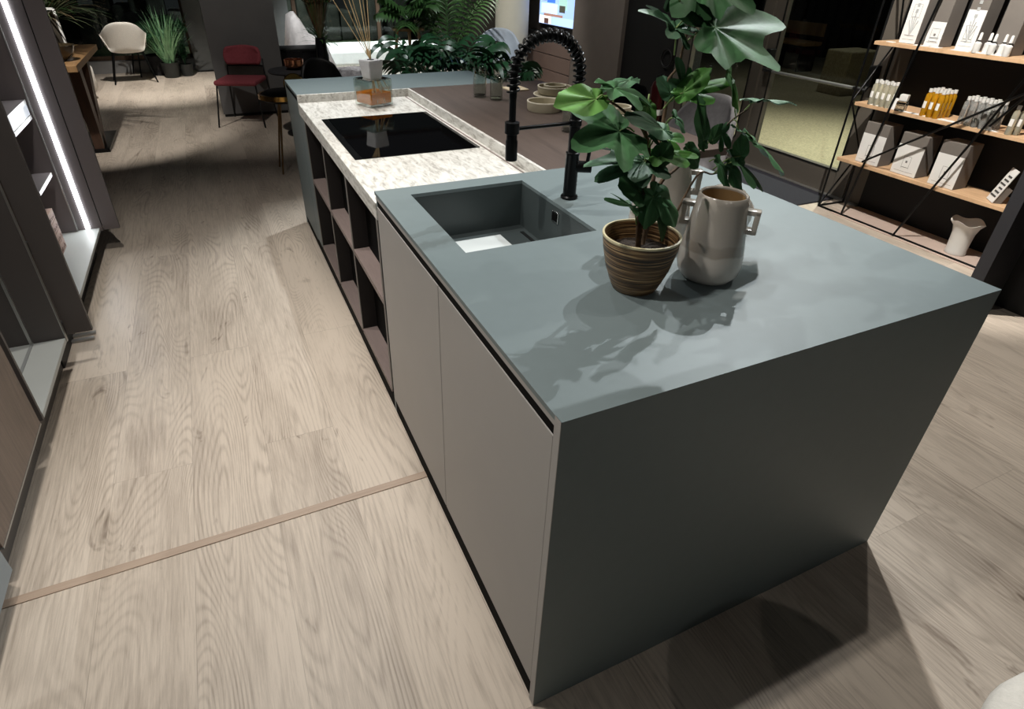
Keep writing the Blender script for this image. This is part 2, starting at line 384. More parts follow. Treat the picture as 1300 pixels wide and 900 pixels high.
def thing(name, label, cat, loc=(0, 0, 0), rotz=0., group=None):
    o = bpy.data.objects.new(name, None); COL.objects.link(o); o.location = loc; o.rotation_euler = (0, 0, rotz)
    o.empty_display_size = .05
    o['label'] = label; o['category'] = cat
    if group: o['group'] = group
    ORG[o] = Vector(loc); return o
def tag(o, label, cat, group=None, kind=None):
    o['label'] = label; o['category'] = cat
    if group: o['group'] = group
    if kind: o['kind'] = kind
    return o
def struct(name, bm, m, smooth=None):
    o = obj(name, bm, m, smooth=smooth); o['kind'] = 'structure'; return o
def copy_tree(o, loc=None, rotz=None, label=None, parent=None):
    c = o.copy(); COL.objects.link(c)
    if parent is not None: c.parent = parent
    for ch in list(o.children): copy_tree(ch, parent=c)
    if loc is not None: c.location = loc
    if rotz is not None: c.rotation_euler = (0, 0, rotz)
    if label: c['label'] = label
    return c
def bx(*a, **k): return box(B(), *a, **k)

# ================================================================ THE SETTING
struct('floor', bx(-6, 3.87, -3.2, 10.2, -.05, 0), FLOOR)
struct('trim_1', bx(-1.24, 0.02, .806, .834, -.001, .003), STRIP)
# outside
def ground_mat():
    return mat('exterior_concrete', (166, 154, 128), .9, var=.22, scale=45, bump=.5, bscale=120)
struct('trim_2', bx(3.95, 14, -2, 14, -.08, -.03), ground_mat())
bm = B()
for i in range(46): box(bm, 11.0 + .0, 11.08, 1.5 + i * .25, 1.5 + i * .25 + .14, -.03, 3.0)
box(bm, 11.08, 11.2, 1, 13.2, -.03, 3.0)
o = struct('wall_outside', bm, mat('dark_slat_cladding', (44, 36, 30), .7, var=.15))
# back of the room: glazing sill, wall pieces
struct('trim_3', bx(-5, 3.4, 10.2, 10.55, 0, .16), mat('pale_sill', (150, 150, 150), .6, var=.06))
struct('wall_back', bx(-.56, .9, 10.0, 10.15, 0.02, 3), mat('grey_end_wall', (92, 94, 93), .7, var=.12, scale=4))
struct('baseboard_back', bx(-.55, .9, 9.985, 10.0, 0, .02), BLACK)
struct('wall_pilaster', bx(-.342, .352, 6.73, 7.1, .03, 3), WALLD)
struct('baseboard_pilaster', bx(-.33, .34, 6.745, 7.08, 0, .03), BLACK)
win = bpy.data.objects.new('window_1', None); COL.objects.link(win); win['kind'] = 'structure'; win.location = (1.5, 10.3, .16); ORG[win] = Vector((1.5, 10.3, .16))
bm = B()
for x in (-4.6, -2.7, -.60, 1.0, 2.35, 3.55): box(bm, x, x + .06, 10.3, 10.36, .16, 3.0)
box(bm, -4.6, 3.6, 10.3, 10.36, .16, .22); box(bm, -4.6, 3.6, 10.3, 10.36, 2.94, 3.0)
obj('window_frame', bm, mat('bronze_frame', (96, 78, 64), .4, metal=.4, var=.05), win)
obj('pane', bx(-4.6, 3.6, 10.325, 10.335, .2, 2.96), THIN, win)
def hedge_mat():
    return mat('garden_ground', (52, 66, 40), .95, var=.4, scale=10, bump=1, bscale=60)
struct('trim_4', bx(-6, 6, 10.6, 14.5, -.08, -.03), hedge_mat())
bm = B()
for i in range(40):
    x = -6 + i * .3; h = random.uniform(.5, 1.5)
    box(bm, x, x + .28, 13.6 + random.uniform(-.3, .3), 14.5, -.03, h, .04)
struct('wall_garden', bm, mat('dark_garden_stone', (52, 52, 50), .95, var=.6, scale=3, bump=1, bscale=20))
# right side: tv wall, taupe wall, black wall, far door trims
struct('wall_tv', bx(4.0, 4.2, 6.45, 8.2, 0, 3), mat('dark_brown_panel', (40, 32, 28), .6, var=.1))
struct('wall_taupe', bx(3.92, 4.2, 5.5, 6.56, 0, 3), WALLG)
struct('wall_black', bx(3.97, 4.2, 4.46, 5.5, 0, 3), WALLB)
struct('wall_far_right', bx(3.4, 4.2, 8.2, 10.2, 0, 3), mat('dark_corner_wall', (56, 52, 44), .8, var=.05))
# column
struct('column', lathe(B(), [(0, 0), (.23, 0), (.23, 3), (0, 3)], (3.56, 7.6, 0), 48), COLM, smooth=40)
# niche partition on the right, wall behind the rack
struct('wall_partition', bx(2.98, 3.26, .78, .84, 0, 3), mat('charcoal_panel', (44, 44, 48), .6, var=.04))
struct('wall_right', bx(3.215, 3.28, -3.2, .78, 0, 3), WALLB)
struct('wall_rack', bx(3.86, 3.92, .84, 2.12, 0, 3), WALLB)
struct('wall_rack_side', bx(3.26, 3.92, .80, .84, 0, 3), WALLB)
# glazed doors in the right wall
def door(name, y0, y1, bar=None):
    d = bpy.data.objects.new(name, None); COL.objects.link(d); d['kind'] = 'structure'; d.location = (3.89, (y0 + y1) / 2, 0); ORG[d] = Vector(d.location)
    s = .11; bm = B()
    box(bm, 3.87, 3.92, y0, y0 + s, 0.01, 2.6, .004); box(bm, 3.87, 3.92, y1 - s, y1, 0.01, 2.6, .004)
    box(bm, 3.87, 3.92, y0 + s, y1 - s, 0.01, .2); box(bm, 3.87, 3.92, y0 + s, y1 - s, 2.5, 2.6)
    obj('door_frame', bm, FRAME, d)
    obj('gasket', box(box(bx(3.865, 3.871, y0 + s - .012, y0 + s, .2, 2.5), 3.865, 3.871, y1 - s, y1 - s + .012, .2, 2.5), 3.865, 3.871, y0 + s, y1 - s, .19, .2), BLACK, d)
    obj('pane', bx(3.89, 3.9, y0 + s - .01, y1 - s + .01, .19, 2.51), THIN, d)
    if bar:
        p = obj('push_bar', tube(B(), [(3.80, y0 + .12, .80), (3.80, y1 - .16, .80)], .011, 12), ALU, d, smooth=40)
        for yy in (y0 + .05, y1 - .09):
            q = obj('push_bar_bracket', bx(3.80, 3.872, yy - .022, yy + .022, .82, .96, .006), BLACK, p)
        for yy, s2 in ((y0 + .05, 1), (y1 - .09, -1)):
            obj('push_bar_arm', tube(B(), [(3.84, yy, .86), (3.80, yy + s2 * .0, .80), (3.80, yy + s2 * .09, .80)], .014, 10), BLACK, p, smooth=40)
    return d
door('door_1', 2.27, 3.35, True)
door('door_2', 3.37, 4.36)
struct('trim_5', bx(3.87, 3.93, 2.12, 2.26, 0, 2.7), FRAME)
struct('trim_6', bx(3.87, 3.93, 4.37, 4.46, 0, 2.7), mat('silver_jamb', (120, 116, 108), .4, metal=.4, var=.03))
struct('trim_7', bx(3.83, 3.95, 2.12, 4.46, 0, .012), ALU)
struct('trim_8', bx(3.55, 3.86, .84, 2.11, -.002, .004), mat('threshold_boards', (190, 170, 158), .6, var=.06))
tag(obj('doormat', bx(3.02, 3.82, 2.3, 4.2, 0, .012, .003), RUG), 'dark grey ribbed entrance mat in front of the glass doors', 'doormat')
tag(obj('concrete_block', bx(7.7, 8.3, 5.4, 5.8, -.03, .55, .02), ground_mat()), 'low pale concrete block on the yard beyond the glass door', 'concrete block')
bt = thing('slatted_bench', 'small wooden slatted bench standing in the dark yard beyond the glass doors', 'bench', (9.2, 7.6, -.03))
obj('seat', bx(8.9, 9.3, 7.2, 8.0, .38, .44, .01), TABLEW, bt)
obj('backrest', bx(9.26, 9.3, 7.2, 8.0, .52, .72, .01), TABLEW, bt)
for yy in (7.25, 7.9):
    obj('leg', bx(8.92, 9.28, yy, yy + .05, -.03, .38), BLACK, bt)
# left: wall behind the tall cabinets
struct('wall_left', bx(-1.95, -1.88, -1.2, 3.5, 0, 3), WALLD)

# ================================================================ ISLAND
W, L1, LW, L2 = 1.186, 1.2, 2.85, 3.33
def slab_hole(bm, xs, ys, z0, z1):
    g = {}
    for i, x in enumerate(xs):
        for j, y in enumerate(ys):
            g[i, j, 0] = bm.verts.new((x, y, z0)); g[i, j, 1] = bm.verts.new((x, y, z1))
    for i in range(3):
        for j in range(3):
            if (i, j) == (1, 1): continue
            bm.faces.new([g[i, j, 1], g[i + 1, j, 1], g[i + 1, j + 1, 1], g[i, j + 1, 1]])
            bm.faces.new([g[i, j, 0], g[i, j + 1, 0], g[i + 1, j + 1, 0], g[i + 1, j, 0]])
    def side(a, b): bm.faces.new([g[a + (0,)], g[b + (0,)], g[b + (1,)], g[a + (1,)]])
    for i in range(3): side((i, 0), (i + 1, 0)); side((i + 1, 3), (i, 3)); side((3, i), (3, i + 1)); side((0, i + 1), (0, i))
    side((2, 1), (1, 1)); side((1, 2), (2, 2)); side((1, 1), (1, 2)); side((2, 2), (2, 1))
    return bm
isl = thing('kitchen_island_unit', 'large blue-grey island unit with taupe doors, inset sink and dark end panel', 'kitchen cabinet', (W / 2, L1 / 2, 0))
SX0, SX1, SY0, SY1 = .098, .49, .66, 1.127
obj('worktop', slab_hole(B(), (0, SX0, SX1, W), (0.0, SY0, SY1, L1), .889, .9), BLUE, isl)
obj('end_panel', bx(0.001, W - .001, .0, .02, 0.001, .889), BLUE, isl)
obj('side_panel', bx(W - .02, W, .02, L1, 0.001, .889), BLUE, isl)
obj('panel_edge', bx(-.0004, .0009, .0, .02, 0.001, .9), TAUPE, isl)
obj('end_panel', bx(0.004, W - .02, L1 - .018, L1, 0.001, .889), BLUE, isl)
obj('top_rail', bx(0.001, .02, .02, L1 - .018, .876, .889), TAUPE, isl)
obj('grip_channel', bx(.014, .04, .02, L1 - .018, .80, .876), BLACK, isl)
for y0, y1 in ((.021, .5985), (.6015, 1.181)):
    dr_ = obj('door', bx(0.0, .0195, y0, y1, .072, .854, .0012, 1), TAUPE, isl)
    obj('grip_shade_fill', bx(.0022, .0138, y0, y1, .8542, .8757), DEEP, dr_)  # solid near-black block fills the gap, painting in its shade
obj('plinth', bx(.004, .04, .02, L1 - .018, 0.001, .0715), DEEP, isl)
sk = B(); t = .008; zb = .74
box(sk, SX0 - t, SX0, SY0 - t, SY1 + t, zb - t, .8885); box(sk, SX1, SX1 + t, SY0 - t, SY1 + t, zb - t, .8885)
box(sk, SX0, SX1, SY0 - t, SY0, zb - t, .8885); box(sk, SX0, SX1, SY1, SY1 + t, zb - t, .8885); box(sk, SX0, SX1, SY0, SY1, zb - t, zb)
sink = obj('sink_basin', sk, SINKM, isl)
obj('drain_slot', bx(SX1 - .03, SX1 - .018, SY0 + .05, SY1 - .06, zb, zb + .002), BLACK, sink)
obj('sink_insert', bx(SX0 + .03, SX0 + .285, SY0 + .12, 1.062, zb + .0005, zb + .006, .001, 1), mat('pale_insert', (196, 202, 202), .45, var=.02), sink)  # pale plate covering part of the basin floor
ov = obj('overflow', bx(SX1 - .0035, SX1 - .0002, .868, .908, .838, .874, .001), CHROME, sink)
obj('overflow_dark_patch', bx(SX1 - .0045, SX1 - .0036, .875, .901, .844, .868), DEEP, ov)  # flat black patch painting the dark inside of the opening

# middle unit: stone worktop over open shelves
mid = thing('open_shelf_unit', 'low open shelf unit with pale stone worktop and upstand, behind the sink unit', 'kitchen cabinet', (.31, 2.0, 0))
Y0, Y1 = L1 + .002, LW - .002
obj('worktop', bx(0, .61, Y0, Y1 - .012, .80, .86, .0015, 1), STONE, mid)
obj('upstand', bx(0.0, .625, Y1 - .012, Y1, .80, .9, .001, 1), STONE, mid)
obj('upstand', bx(.611, .625, Y0, Y1 - .012, .80, .9, .001, 1), STONE, mid)
obj('edge_channel', bx(.588, .594, Y0 + .002, Y1 - .03, .8601, .862), GREIGE, mid)
obj('side_panel', bx(0.0, .6, 2.70, Y1, .075, .80), BLUE, mid)
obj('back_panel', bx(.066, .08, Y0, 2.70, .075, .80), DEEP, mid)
for y in (Y0 + .009, 1.70, 2.19, 2.69):
    obj('divider', bx(.003, .066, y - .009, y + .009, .096, .80), DARKIN, mid)
    obj('divider_edge', bx(.0005, .0029, y - .009, y + .009, .096, .80), mat('edge_banding', (112, 108, 104), .5, var=.04), mid)
for z in (.075, .47):
    for a, b in ((Y0 + .018, 1.691), (1.709, 2.181), (2.199, 2.681)):
        obj('shelf', bx(.001, .066, a, b, z, z + .02), GREIGE, mid)
obj('plinth', bx(.004, .04, Y0, Y1, 0.001, .074), DEEP, mid)

far = thing('island_end_unit', 'far blue-grey cabinet unit at the end of the island', 'kitchen cabinet', (W / 2, 3.1, 0))
obj('worktop', bx(0, W, LW, L2, .885, .9, .0012, 1), BLUE, far)
obj('grip_channel', bx(.003, .03, LW, L2 - .02, .8625, .885), DEEP, far)
obj('door', bx(0, .0195, LW + .002, L2 - .022, .06, .862, .001, 1), BLUE, far)
obj('end_panel', bx(0, W, L2 - .02, L2, .001, .885), BLUE, far)
obj('end_panel', bx(0.02, W, LW, LW + .018, .001, .885), BLUE, far)
obj('side_panel', bx(W - .02, W, LW + .018, L2 - .02, .001, .885), BLUE, far)
obj('plinth', bx(.004, .04, LW, L2 - .02, .001, .06), DEEP, far)

tab = thing('dining_counter', 'dark brown oak dining counter joined to the back of the stone worktop', 'table', (1.05, 2.0, 0))
obj('tabletop', bx(.626, 1.472, L1 + .002, LW - .003, .868, .9, .001, 1), DOAK, tab)
obj('support_panel', bx(.64, 1.35, 1.40, 1.43, .001, .868), DOAK, tab)
obj('support_panel', bx(.64, 1.35, 2.6, 2.63, .001, .868), DOAK, tab)

hob = thing('induction_hob', 'black glass induction hob set in the pale stone worktop', 'hob', (.31, 2.04, .86))
obj('glass_top', bx(.075, .575, 1.69, 2.405, .8602, .8635, .001, 1), HOB, hob)
obj('control_strip', bx(.046, .0745, 1.69, 2.405, .8602, .8632, .001, 1), mat('smoked_glass_strip', (18, 19, 20), .12, var=0), hob)

# faucet
fc = thing('kitchen_tap', 'matt black spring-neck tap standing behind the inset sink', 'tap', (.553, .92, .9))
fx, fy = .553, .92
obj('base_ring', lathe(B(), [(0, 0), (.027, 0), (.027, .006), (.024, .010), (0, .010)], (fx, fy, .9), 32), BLACKM, fc, smooth=35)
obj('body', lathe(B(), [(0, .01), (.0205, .01), (.0205, .135), (.0215, .137), (.0215, .143), (.0165, .145), (.0165, .22), (.019, .222), (.019, .238), (.0165, .24), (.0165, .29), (.012, .295), (0, .295)], (fx, fy, .9), 32), BLACKM, fc, smooth=35)
hb = obj('handle', tube(B(), [(fx + .010, fy - .006, 1.0), (fx + .052, fy - .030, 1.0)], .0175, 20), BLACKM, fc, smooth=40)
obj('lever', tube(B(), [(fx + .040, fy - .022, 1.005), (fx + .050, fy - .022, 1.092)], [.0062, .0052], 12), BLACKM, hb, smooth=40)
x0, x1 = .345, fx; rc = (x1 - x0) / 2; xc = (x0 + x1) / 2; zc = 1.262
path = [(x1, fy, 1.16 + .1 * k / 6) for k in range(7)]
path += [(xc + rc * math.cos(a), fy, zc + rc * math.sin(a)) for a in [PI * k / 28 for k in range(29)]]
path += [(x0, fy, zc - .0 - .05 * k / 3) for k in range(1, 4)]
path = [Vector(p) for p in path]
obj('hose', tube(B(), path, .0108, 14), BLACKM, fc, smooth=40)
def along(path, s):
    L = 0
    for a, b in zip(path, path[1:]):
        d = (b - a).length
        if L + d >= s: return a.lerp(b, (s - L) / d), (b - a).normalized()
        L += d
    return path[-1], (path[-1] - path[-2]).normalized()
TL = sum((b - a).length for a, b in zip(path, path[1:]))
sp = []; turns = 27; s0 = .03; s1 = TL - .012
for i in range(turns * 14 + 1):
    q = i / (turns * 14); p, tdir = along(path, s0 + (s1 - s0) * q); a = 2 * PI * turns * q
    nrm = Vector((0, 1, 0)); bn = tdir.cross(nrm).normalized()
    sp.append(p + (nrm * math.cos(a) + bn * math.sin(a)) * .0165)
obj('spring', tube(B(), sp, .0033, 6), BLACKM, fc, smooth=60)
obj('spray_pipe', tube(B(), [(x0, fy, 1.225), (x0, fy, 1.11)], .010, 16), BLACKM, fc, smooth=40)
obj('spray_head', lathe(B(), [(0, 1.04), (.0165, 1.04), (.0175, 1.045), (.0175, 1.095), (.0155, 1.10), (.0155, 1.115), (.021, 1.117), (.021, 1.147), (.014, 1.15), (.0, 1.15)], (x0, fy, 0), 28), BLACKM, fc, smooth=35)
obj('holder_arm', tube(B(), [(x0, fy, 1.128), (x1, fy, 1.13)], .0055, 12), BLACKM, fc, smooth=40)

# ================================================================ OBJECTS ON THE ISLAND
# reed diffuser
def diffuser():
    c = Vector((.373, 2.665, .8602)); ang = math.radians(23); M = Matrix.Translation(c) @ Matrix.Rotation(ang, 4, 'Z')
    d = thing('reed_diffuser', 'square glass reed diffuser with amber liquid and white cube cap on the stone worktop', 'reed diffuser', c)
    s = .073; h = .135
    bm = B(); box(bm, -s, s, -s, s, 0, h, .008, 3, M=M)
    iv = B(); box(iv, -s + .006, s - .006, -s + .006, s - .006, .012, h - .006, .006, 3, M=M)
    # hollow: outer shell plus reversed inner shell
    me = bpy.data.meshes.new('tmp'); bmesh.ops.recalc_face_normals(iv, faces=iv.faces); bmesh.ops.reverse_faces(iv, faces=iv.faces); iv.to_mesh(me); iv.free()
    bmesh.ops.recalc_face_normals(bm, faces=bm.faces); bm.from_mesh(me); bpy.data.meshes.remove(me)
    obj('glass_bottle', bm, THICK, d, recalc=False)
    lq = mat('amber_liquid', (255, 138, 8), .05, var=.15, scale=12); lq.node_tree.nodes['Principled BSDF'].inputs['Alpha'].default_value = .82
    obj('liquid', bx(-s + .0075, s - .0075, -s + .0075, s - .0075, .0135, .068, .004, 2, M=M), lq, d)
    bm = B(); q = .046; z0, z1 = h + .0005, h + .088
    vs = [M @ Vector(p) for p in ((-q * .82, -q * .82, z0), (q * .82, -q * .82, z0), (q * .82, q * .82, z0), (-q * .82, q * .82, z0), (-q, -q, z1), (q, -q, z1), (q, q, z1), (-q, q, z1))]
    v = [bm.verts.new(p) for p in vs]
    for f in ((0, 3, 2, 1), (4, 5, 6, 7), (0, 1, 5, 4), (1, 2, 6, 5), (2, 3, 7, 6), (3, 0, 4, 7)): bm.faces.new([v[i] for i in f])
    bmesh.ops.bevel(bm, geom=list(bm.edges), offset=.004, segments=2, affect='EDGES')
    cap = obj('cube_cap', bm, mat('white_marble_cap', (196, 196, 198), .3, var=.12, scale=20), d)
    obj('cap_mouth', lathe(B(), [(0, 0), (.018, 0), (.018, .0015), (0, .0015)], (c.x, c.y, c.z + z1), 20), BLACK, cap)
    top = Vector((c.x, c.y, c.z + z1))
    for (u, yy) in ((414, 2.62), (430, 2.66), (438, 2.75), (443, 2.70), (454, 2.78), (459, 2.66), (465, 2.74)):
        e = at(u, -14, Y=yy)
        dirv = (e - top).normalized(); e2 = top + dirv * .36
        a = top - dirv * .215; a.z = max(a.z, c.z + .016)
        obj('reed', tube(B(), [a + Vector((random.uniform(-.006, .006), random.uniform(-.006, .006), 0)), e2], .0021, 7), REED, d)
    return d
diffuser()

def tumbler(c, r, h, label):
    d = thing('glass_tumbler', label, 'glass', c, 0, 'clear tumblers on the dark counter')
    obj('glass_wall', lathe(B(), [(0, 0), (r - .002, 0), (r, .003), (r, h), (r - .002, h + .001), (r - .003, h), (r - .003, .012), (0, .010)], c, 36), THICK, d, smooth=40)
tumbler((.912, 2.49, .9), .036, .145, 'taller clear glass tumbler on the dark wooden counter')
tumbler((.965, 2.39, .9), .034, .105, 'shorter clear glass tumbler beside the taller one')
tumbler((.985, 1.66, .9), .034, .11, 'clear glass tumbler half hidden behind the black tap')

STW = mat('sand_stoneware', (176, 168, 146), .5, var=.05); RIM = mat('pale_rim', (228, 222, 204), .5, var=.03)
def bowl(c, r, h, label, cat='bowl', flare=1.0, name='stoneware_bowl', th=.006):
    d = thing(name, label, cat, c, 0, 'sand stoneware on the dark counter')
    obj('body', lathe(B(), [(0, 0), (r * .93, 0), (r * .97, .006), (r * flare, h), (r * flare - th, h), (r * .97 - th, .010), (0, .007)], c, 44), STW, d, smooth=35)
    obj('rim', lathe(B(), [(r * flare + .0004, h - .003), (r * flare + .0004, h + .0012), (r * flare - th - .0004, h + .0012), (r * flare - th - .0004, h - .003)], c, 44), RIM, d, smooth=35)
    return d
bowl((1.085, 2.075, .9), .087, .045, 'sand stoneware bowl holding crumbs, nearest to the black tap')
bm = B()
for k in range(34):
    a = random.uniform(0, 2 * PI); r = .055 * math.sqrt(random.random()); box(bm, 1.085 + r * math.cos(a), 1.085 + r * math.cos(a) + .009, 2.075 + r * math.sin(a), 2.075 + r * math.sin(a) + .009, .9074, .916, .002, 1)
tag(obj('crumbs', bm, RIM), 'cream coloured flakes inside the nearest stoneware bowl', 'food', kind='stuff')
bowl((1.31, 2.37, .9), .118, .012, 'wide stoneware plate under the stacked bowls', 'plate', 1.0, 'stoneware_plate')
bowl((1.315, 2.385, .9125), .094, .038, 'large stoneware bowl standing on the wide plate')
bowl((1.32, 2.39, .9198), .062, .036, 'small stoneware bowl nested inside the large bowl')
bowl((1.385, 1.87, .9), .082, .012, 'stoneware plate under the cream bowl behind the plant', 'plate', 1.0, 'stoneware_plate')
bowl((1.385, 1.87, .9125), .062, .028, 'small cream bowl on the plate behind the plant')
BRD = mat('cream_board', (214, 198, 168), .7, var=.12, scale=14)
tag(obj('folded_napkin', bx(1.13, 1.25, 2.56, 2.68, .9, .908, .002), BRD), 'folded cream napkin left of the stacked bowls', 'napkin')
nb = thing('patterned_napkin', 'cream napkin with reddish pattern between tap and plate', 'napkin', (1.27, 1.94, .9))
obj('cloth', bx(1.215, 1.325, 1.88, 1.99, .9, .907, .002), BRD, nb)
bm = B()
for k in range(5): box(bm, 1.23 + k * .018, 1.238 + k * .018, 1.89, 1.98, .9071, .908)
obj('stripe', bm, mat('russet_print', (150, 90, 74), .8), nb)

# potted fig
PX, PY = .388, .345
fig = thing('potted_fig', 'leafy fig branch plant in a ribbed brown pot on the blue-grey worktop', 'potted plant', (PX, PY, .9))
obj('pot', lathe(B(), [(0, 0), (.047, 0), (.051, .004), (.058, .020), (.071, .055), (.080, .095), (.0845, .125), (.085, .130), (.0815, .131), (.079, .126), (.076, .1), (.072, .086), (0, .084)], (PX, PY, .9), 64), RIB, fig, smooth=35)
obj('pot_rim', lathe(B(), [(.0855, .1275), (.0853, .1318), (.0810, .1322), (.0805, .1285)], (PX, PY, .9), 64), mat('worn_rim', (206, 196, 160), .4, var=.1), fig, smooth=35)
bm = B()
lathe(bm, [(0, .094), (.03, .0945), (.055, .093), (.073, .090)], (PX, PY, .9), 40)
for v in bm.verts: v.co.z += random.uniform(-.002, .003)
obj('soil', bm, SOIL, fig)

def leaf(base, tip, key='b', kind='lobed', wid=1., nrm=None, droop=.18, fold=.12, pet=None, parent=None, sc=1.0):
    base = Vector(base); tip = Vector(tip); L = (tip - base).length * sc; y = (tip - base).normalized()
    view = (CP - base).normalized()
    n = (Vector(nrm).normalized() + Vector((0, 0, .55))) if nrm is not None else Vector((0, -.25, 1)) * .6 + view * .6
    n = (n - y * n.dot(y)).normalized(); x = y.cross(n)
    bm = B(); NS, NR = 60, 9
    vl = bm.loops.layers.color.new('vein')
    if kind == 'lobed': lobes = [(0, 1.0, .44), (.95, .86, .44), (-.95, .82, .44), (1.9, .62, .46), (-1.9, .60, .46)]; fl = .60
    elif kind == 'tri': lobes = [(0, 1.0, .46), (1.0, .72, .44), (-1.0, .76, .44)]; fl = .40
    else: lobes = [(0, 1.0, .5), (.75, .6, .4), (-.75, .6, .4)]; fl = .2
    def rad(t):
        if kind == 'ovate': return (.27 + .66 * ((1 + math.cos(t)) / 2) ** 1.35 + .07 * math.exp(-(t / .13) ** 2)) * (1 + .012 * math.sin(t * 37))
        r = fl * (1 - .3 * abs(t) / PI)
        for a, l, s in lobes: r = max(r, l * math.exp(-((t - a) / s) ** 2 * .75))
        r2 = 0 * math.log(sum(math.exp(9 * l * math.exp(-((t - a) / s) ** 2 * .75)) for a, l, s in lobes) + math.exp(9 * fl) ) / 9
        return r * (1 + .014 * math.sin(t * 31)) * (1 if abs(t) < 2.7 else max(.25, 1 - (abs(t) - 2.7) * 1.6))
    ph = random.uniform(0, 6)
    def pt(t, q):
        r = rad(t) * q; X = r * math.sin(t) * wid; Y = r * math.cos(t)
        va = min(abs(t - a) for a, l, s in lobes)
        Z = -droop * (r ** 2) + fold * abs(X) * .5 + .035 * q * math.sin(7 * t + ph) + .02 * min(va, .4) * q * 3
        return base + (x * X + y * Y + n * Z) * L, va
    c = bm.verts.new(base); ring = []
    for j in range(1, NR + 1):
        ring.append([bm.verts.new(pt(-PI + 2 * PI * k / NS, j / NR)[0]) for k in range(NS)])
    def vein(t, q):
        va = min(abs(t - a) for a, l, s in lobes if l > .35) * q
        return max(0, 1 - va / .055) * (1.1 - q * .7)
    def col(f, ts, qs):
        for lp, tt, qq in zip(f.loops, ts, qs):
            v = vein(tt, qq); lp[vl] = (v, v, v, 1)
    for k in range(NS):
        k2 = (k + 1) % NS; t0 = -PI + 2 * PI * k / NS; t1 = t0 + 2 * PI / NS
        f = bm.faces.new([c, ring[0][k2], ring[0][k]]); col(f, (0, t1, t0), (.0, 1 / NR, 1 / NR))
        for j in range(NR - 1):
            f = bm.faces.new([ring[j][k], ring[j][k2], ring[j + 1][k2], ring[j + 1][k]]); q0, q1 = (j + 1) / NR, (j + 2) / NR
            col(f, (t0, t1, t1, t0), (q0, q0, q1, q1))
    # make the upper side the front face
    bm.normal_update(); s_ = sum(f.normal.dot(n) for f in bm.faces)
    if s_ < 0: bmesh.ops.reverse_faces(bm, faces=bm.faces)
    o = obj('leaf', bm, LF[key], parent or fig, smooth=180, recalc=False)
    if pet is not None:
        pet = Vector(pet); midp = (pet + base) / 2 + Vector((0, 0, .008))
        obj('leaf_stalk', tube(B(), smoothpath([pet, midp, base], 4), .0017, 6), STEMG, o, smooth=60)
    return o
def P(u, v, y): return at(u, v, Y=y)
ST = [  # woody stems: list of (u, v, y) with radii
    ([(812, 306, .345), (813, 262, .345), (820, 228, .36), (823, 188, .37), (816, 163, .38), (800, 148, .37), (783, 134, .36), (770, 127, .36)], [.006, .006, .0055, .005, .0045, .003, .0022, .0018]),
    ([(818, 300, .36), (826, 248, .40), (840, 165, .47), (846, 130, .48), (847, 104, .48), (861, 84, .48), (867, 60, .48), (877, 30, .48), (893, -6, .48)], [.005, .005, .0045, .004, .003, .0026, .0024, .0022, .002]),
    ([(824, 262, .38), (836, 238, .40), (856, 216, .42), (877, 198, .44), (905, 175, .46), (930, 152, .48), (950, 138, .48)], [.005, .0045, .004, .0035, .003, .0024, .0018]),
    ([(862, 213, .42), (884, 224, .43), (905, 221, .44), (930, 214, .45)], [.003, .0025, .002, .0015]),
]
for pts, rr in ST:
    wp = [P(*q) for q in pts]; wp[0].z = min(wp[0].z, .985) if wp[0].z > .985 else wp[0].z
    sp_ = smoothpath(wp, 5); n_ = len(sp_); R_ = [rr[min(int(i / 5), len(rr) - 1)] * (1 - (i % 5) / 5) + rr[min(int(i / 5) + 1, len(rr) - 1)] * ((i % 5) / 5) for i in range(n_)]
    obj('stem', tube(B(), sp_, R_, 8), STEMM, fig, smooth=60)
def near(b, t): return (t[0], t[1], b[2] + (t[2] - b[2]) * .45)
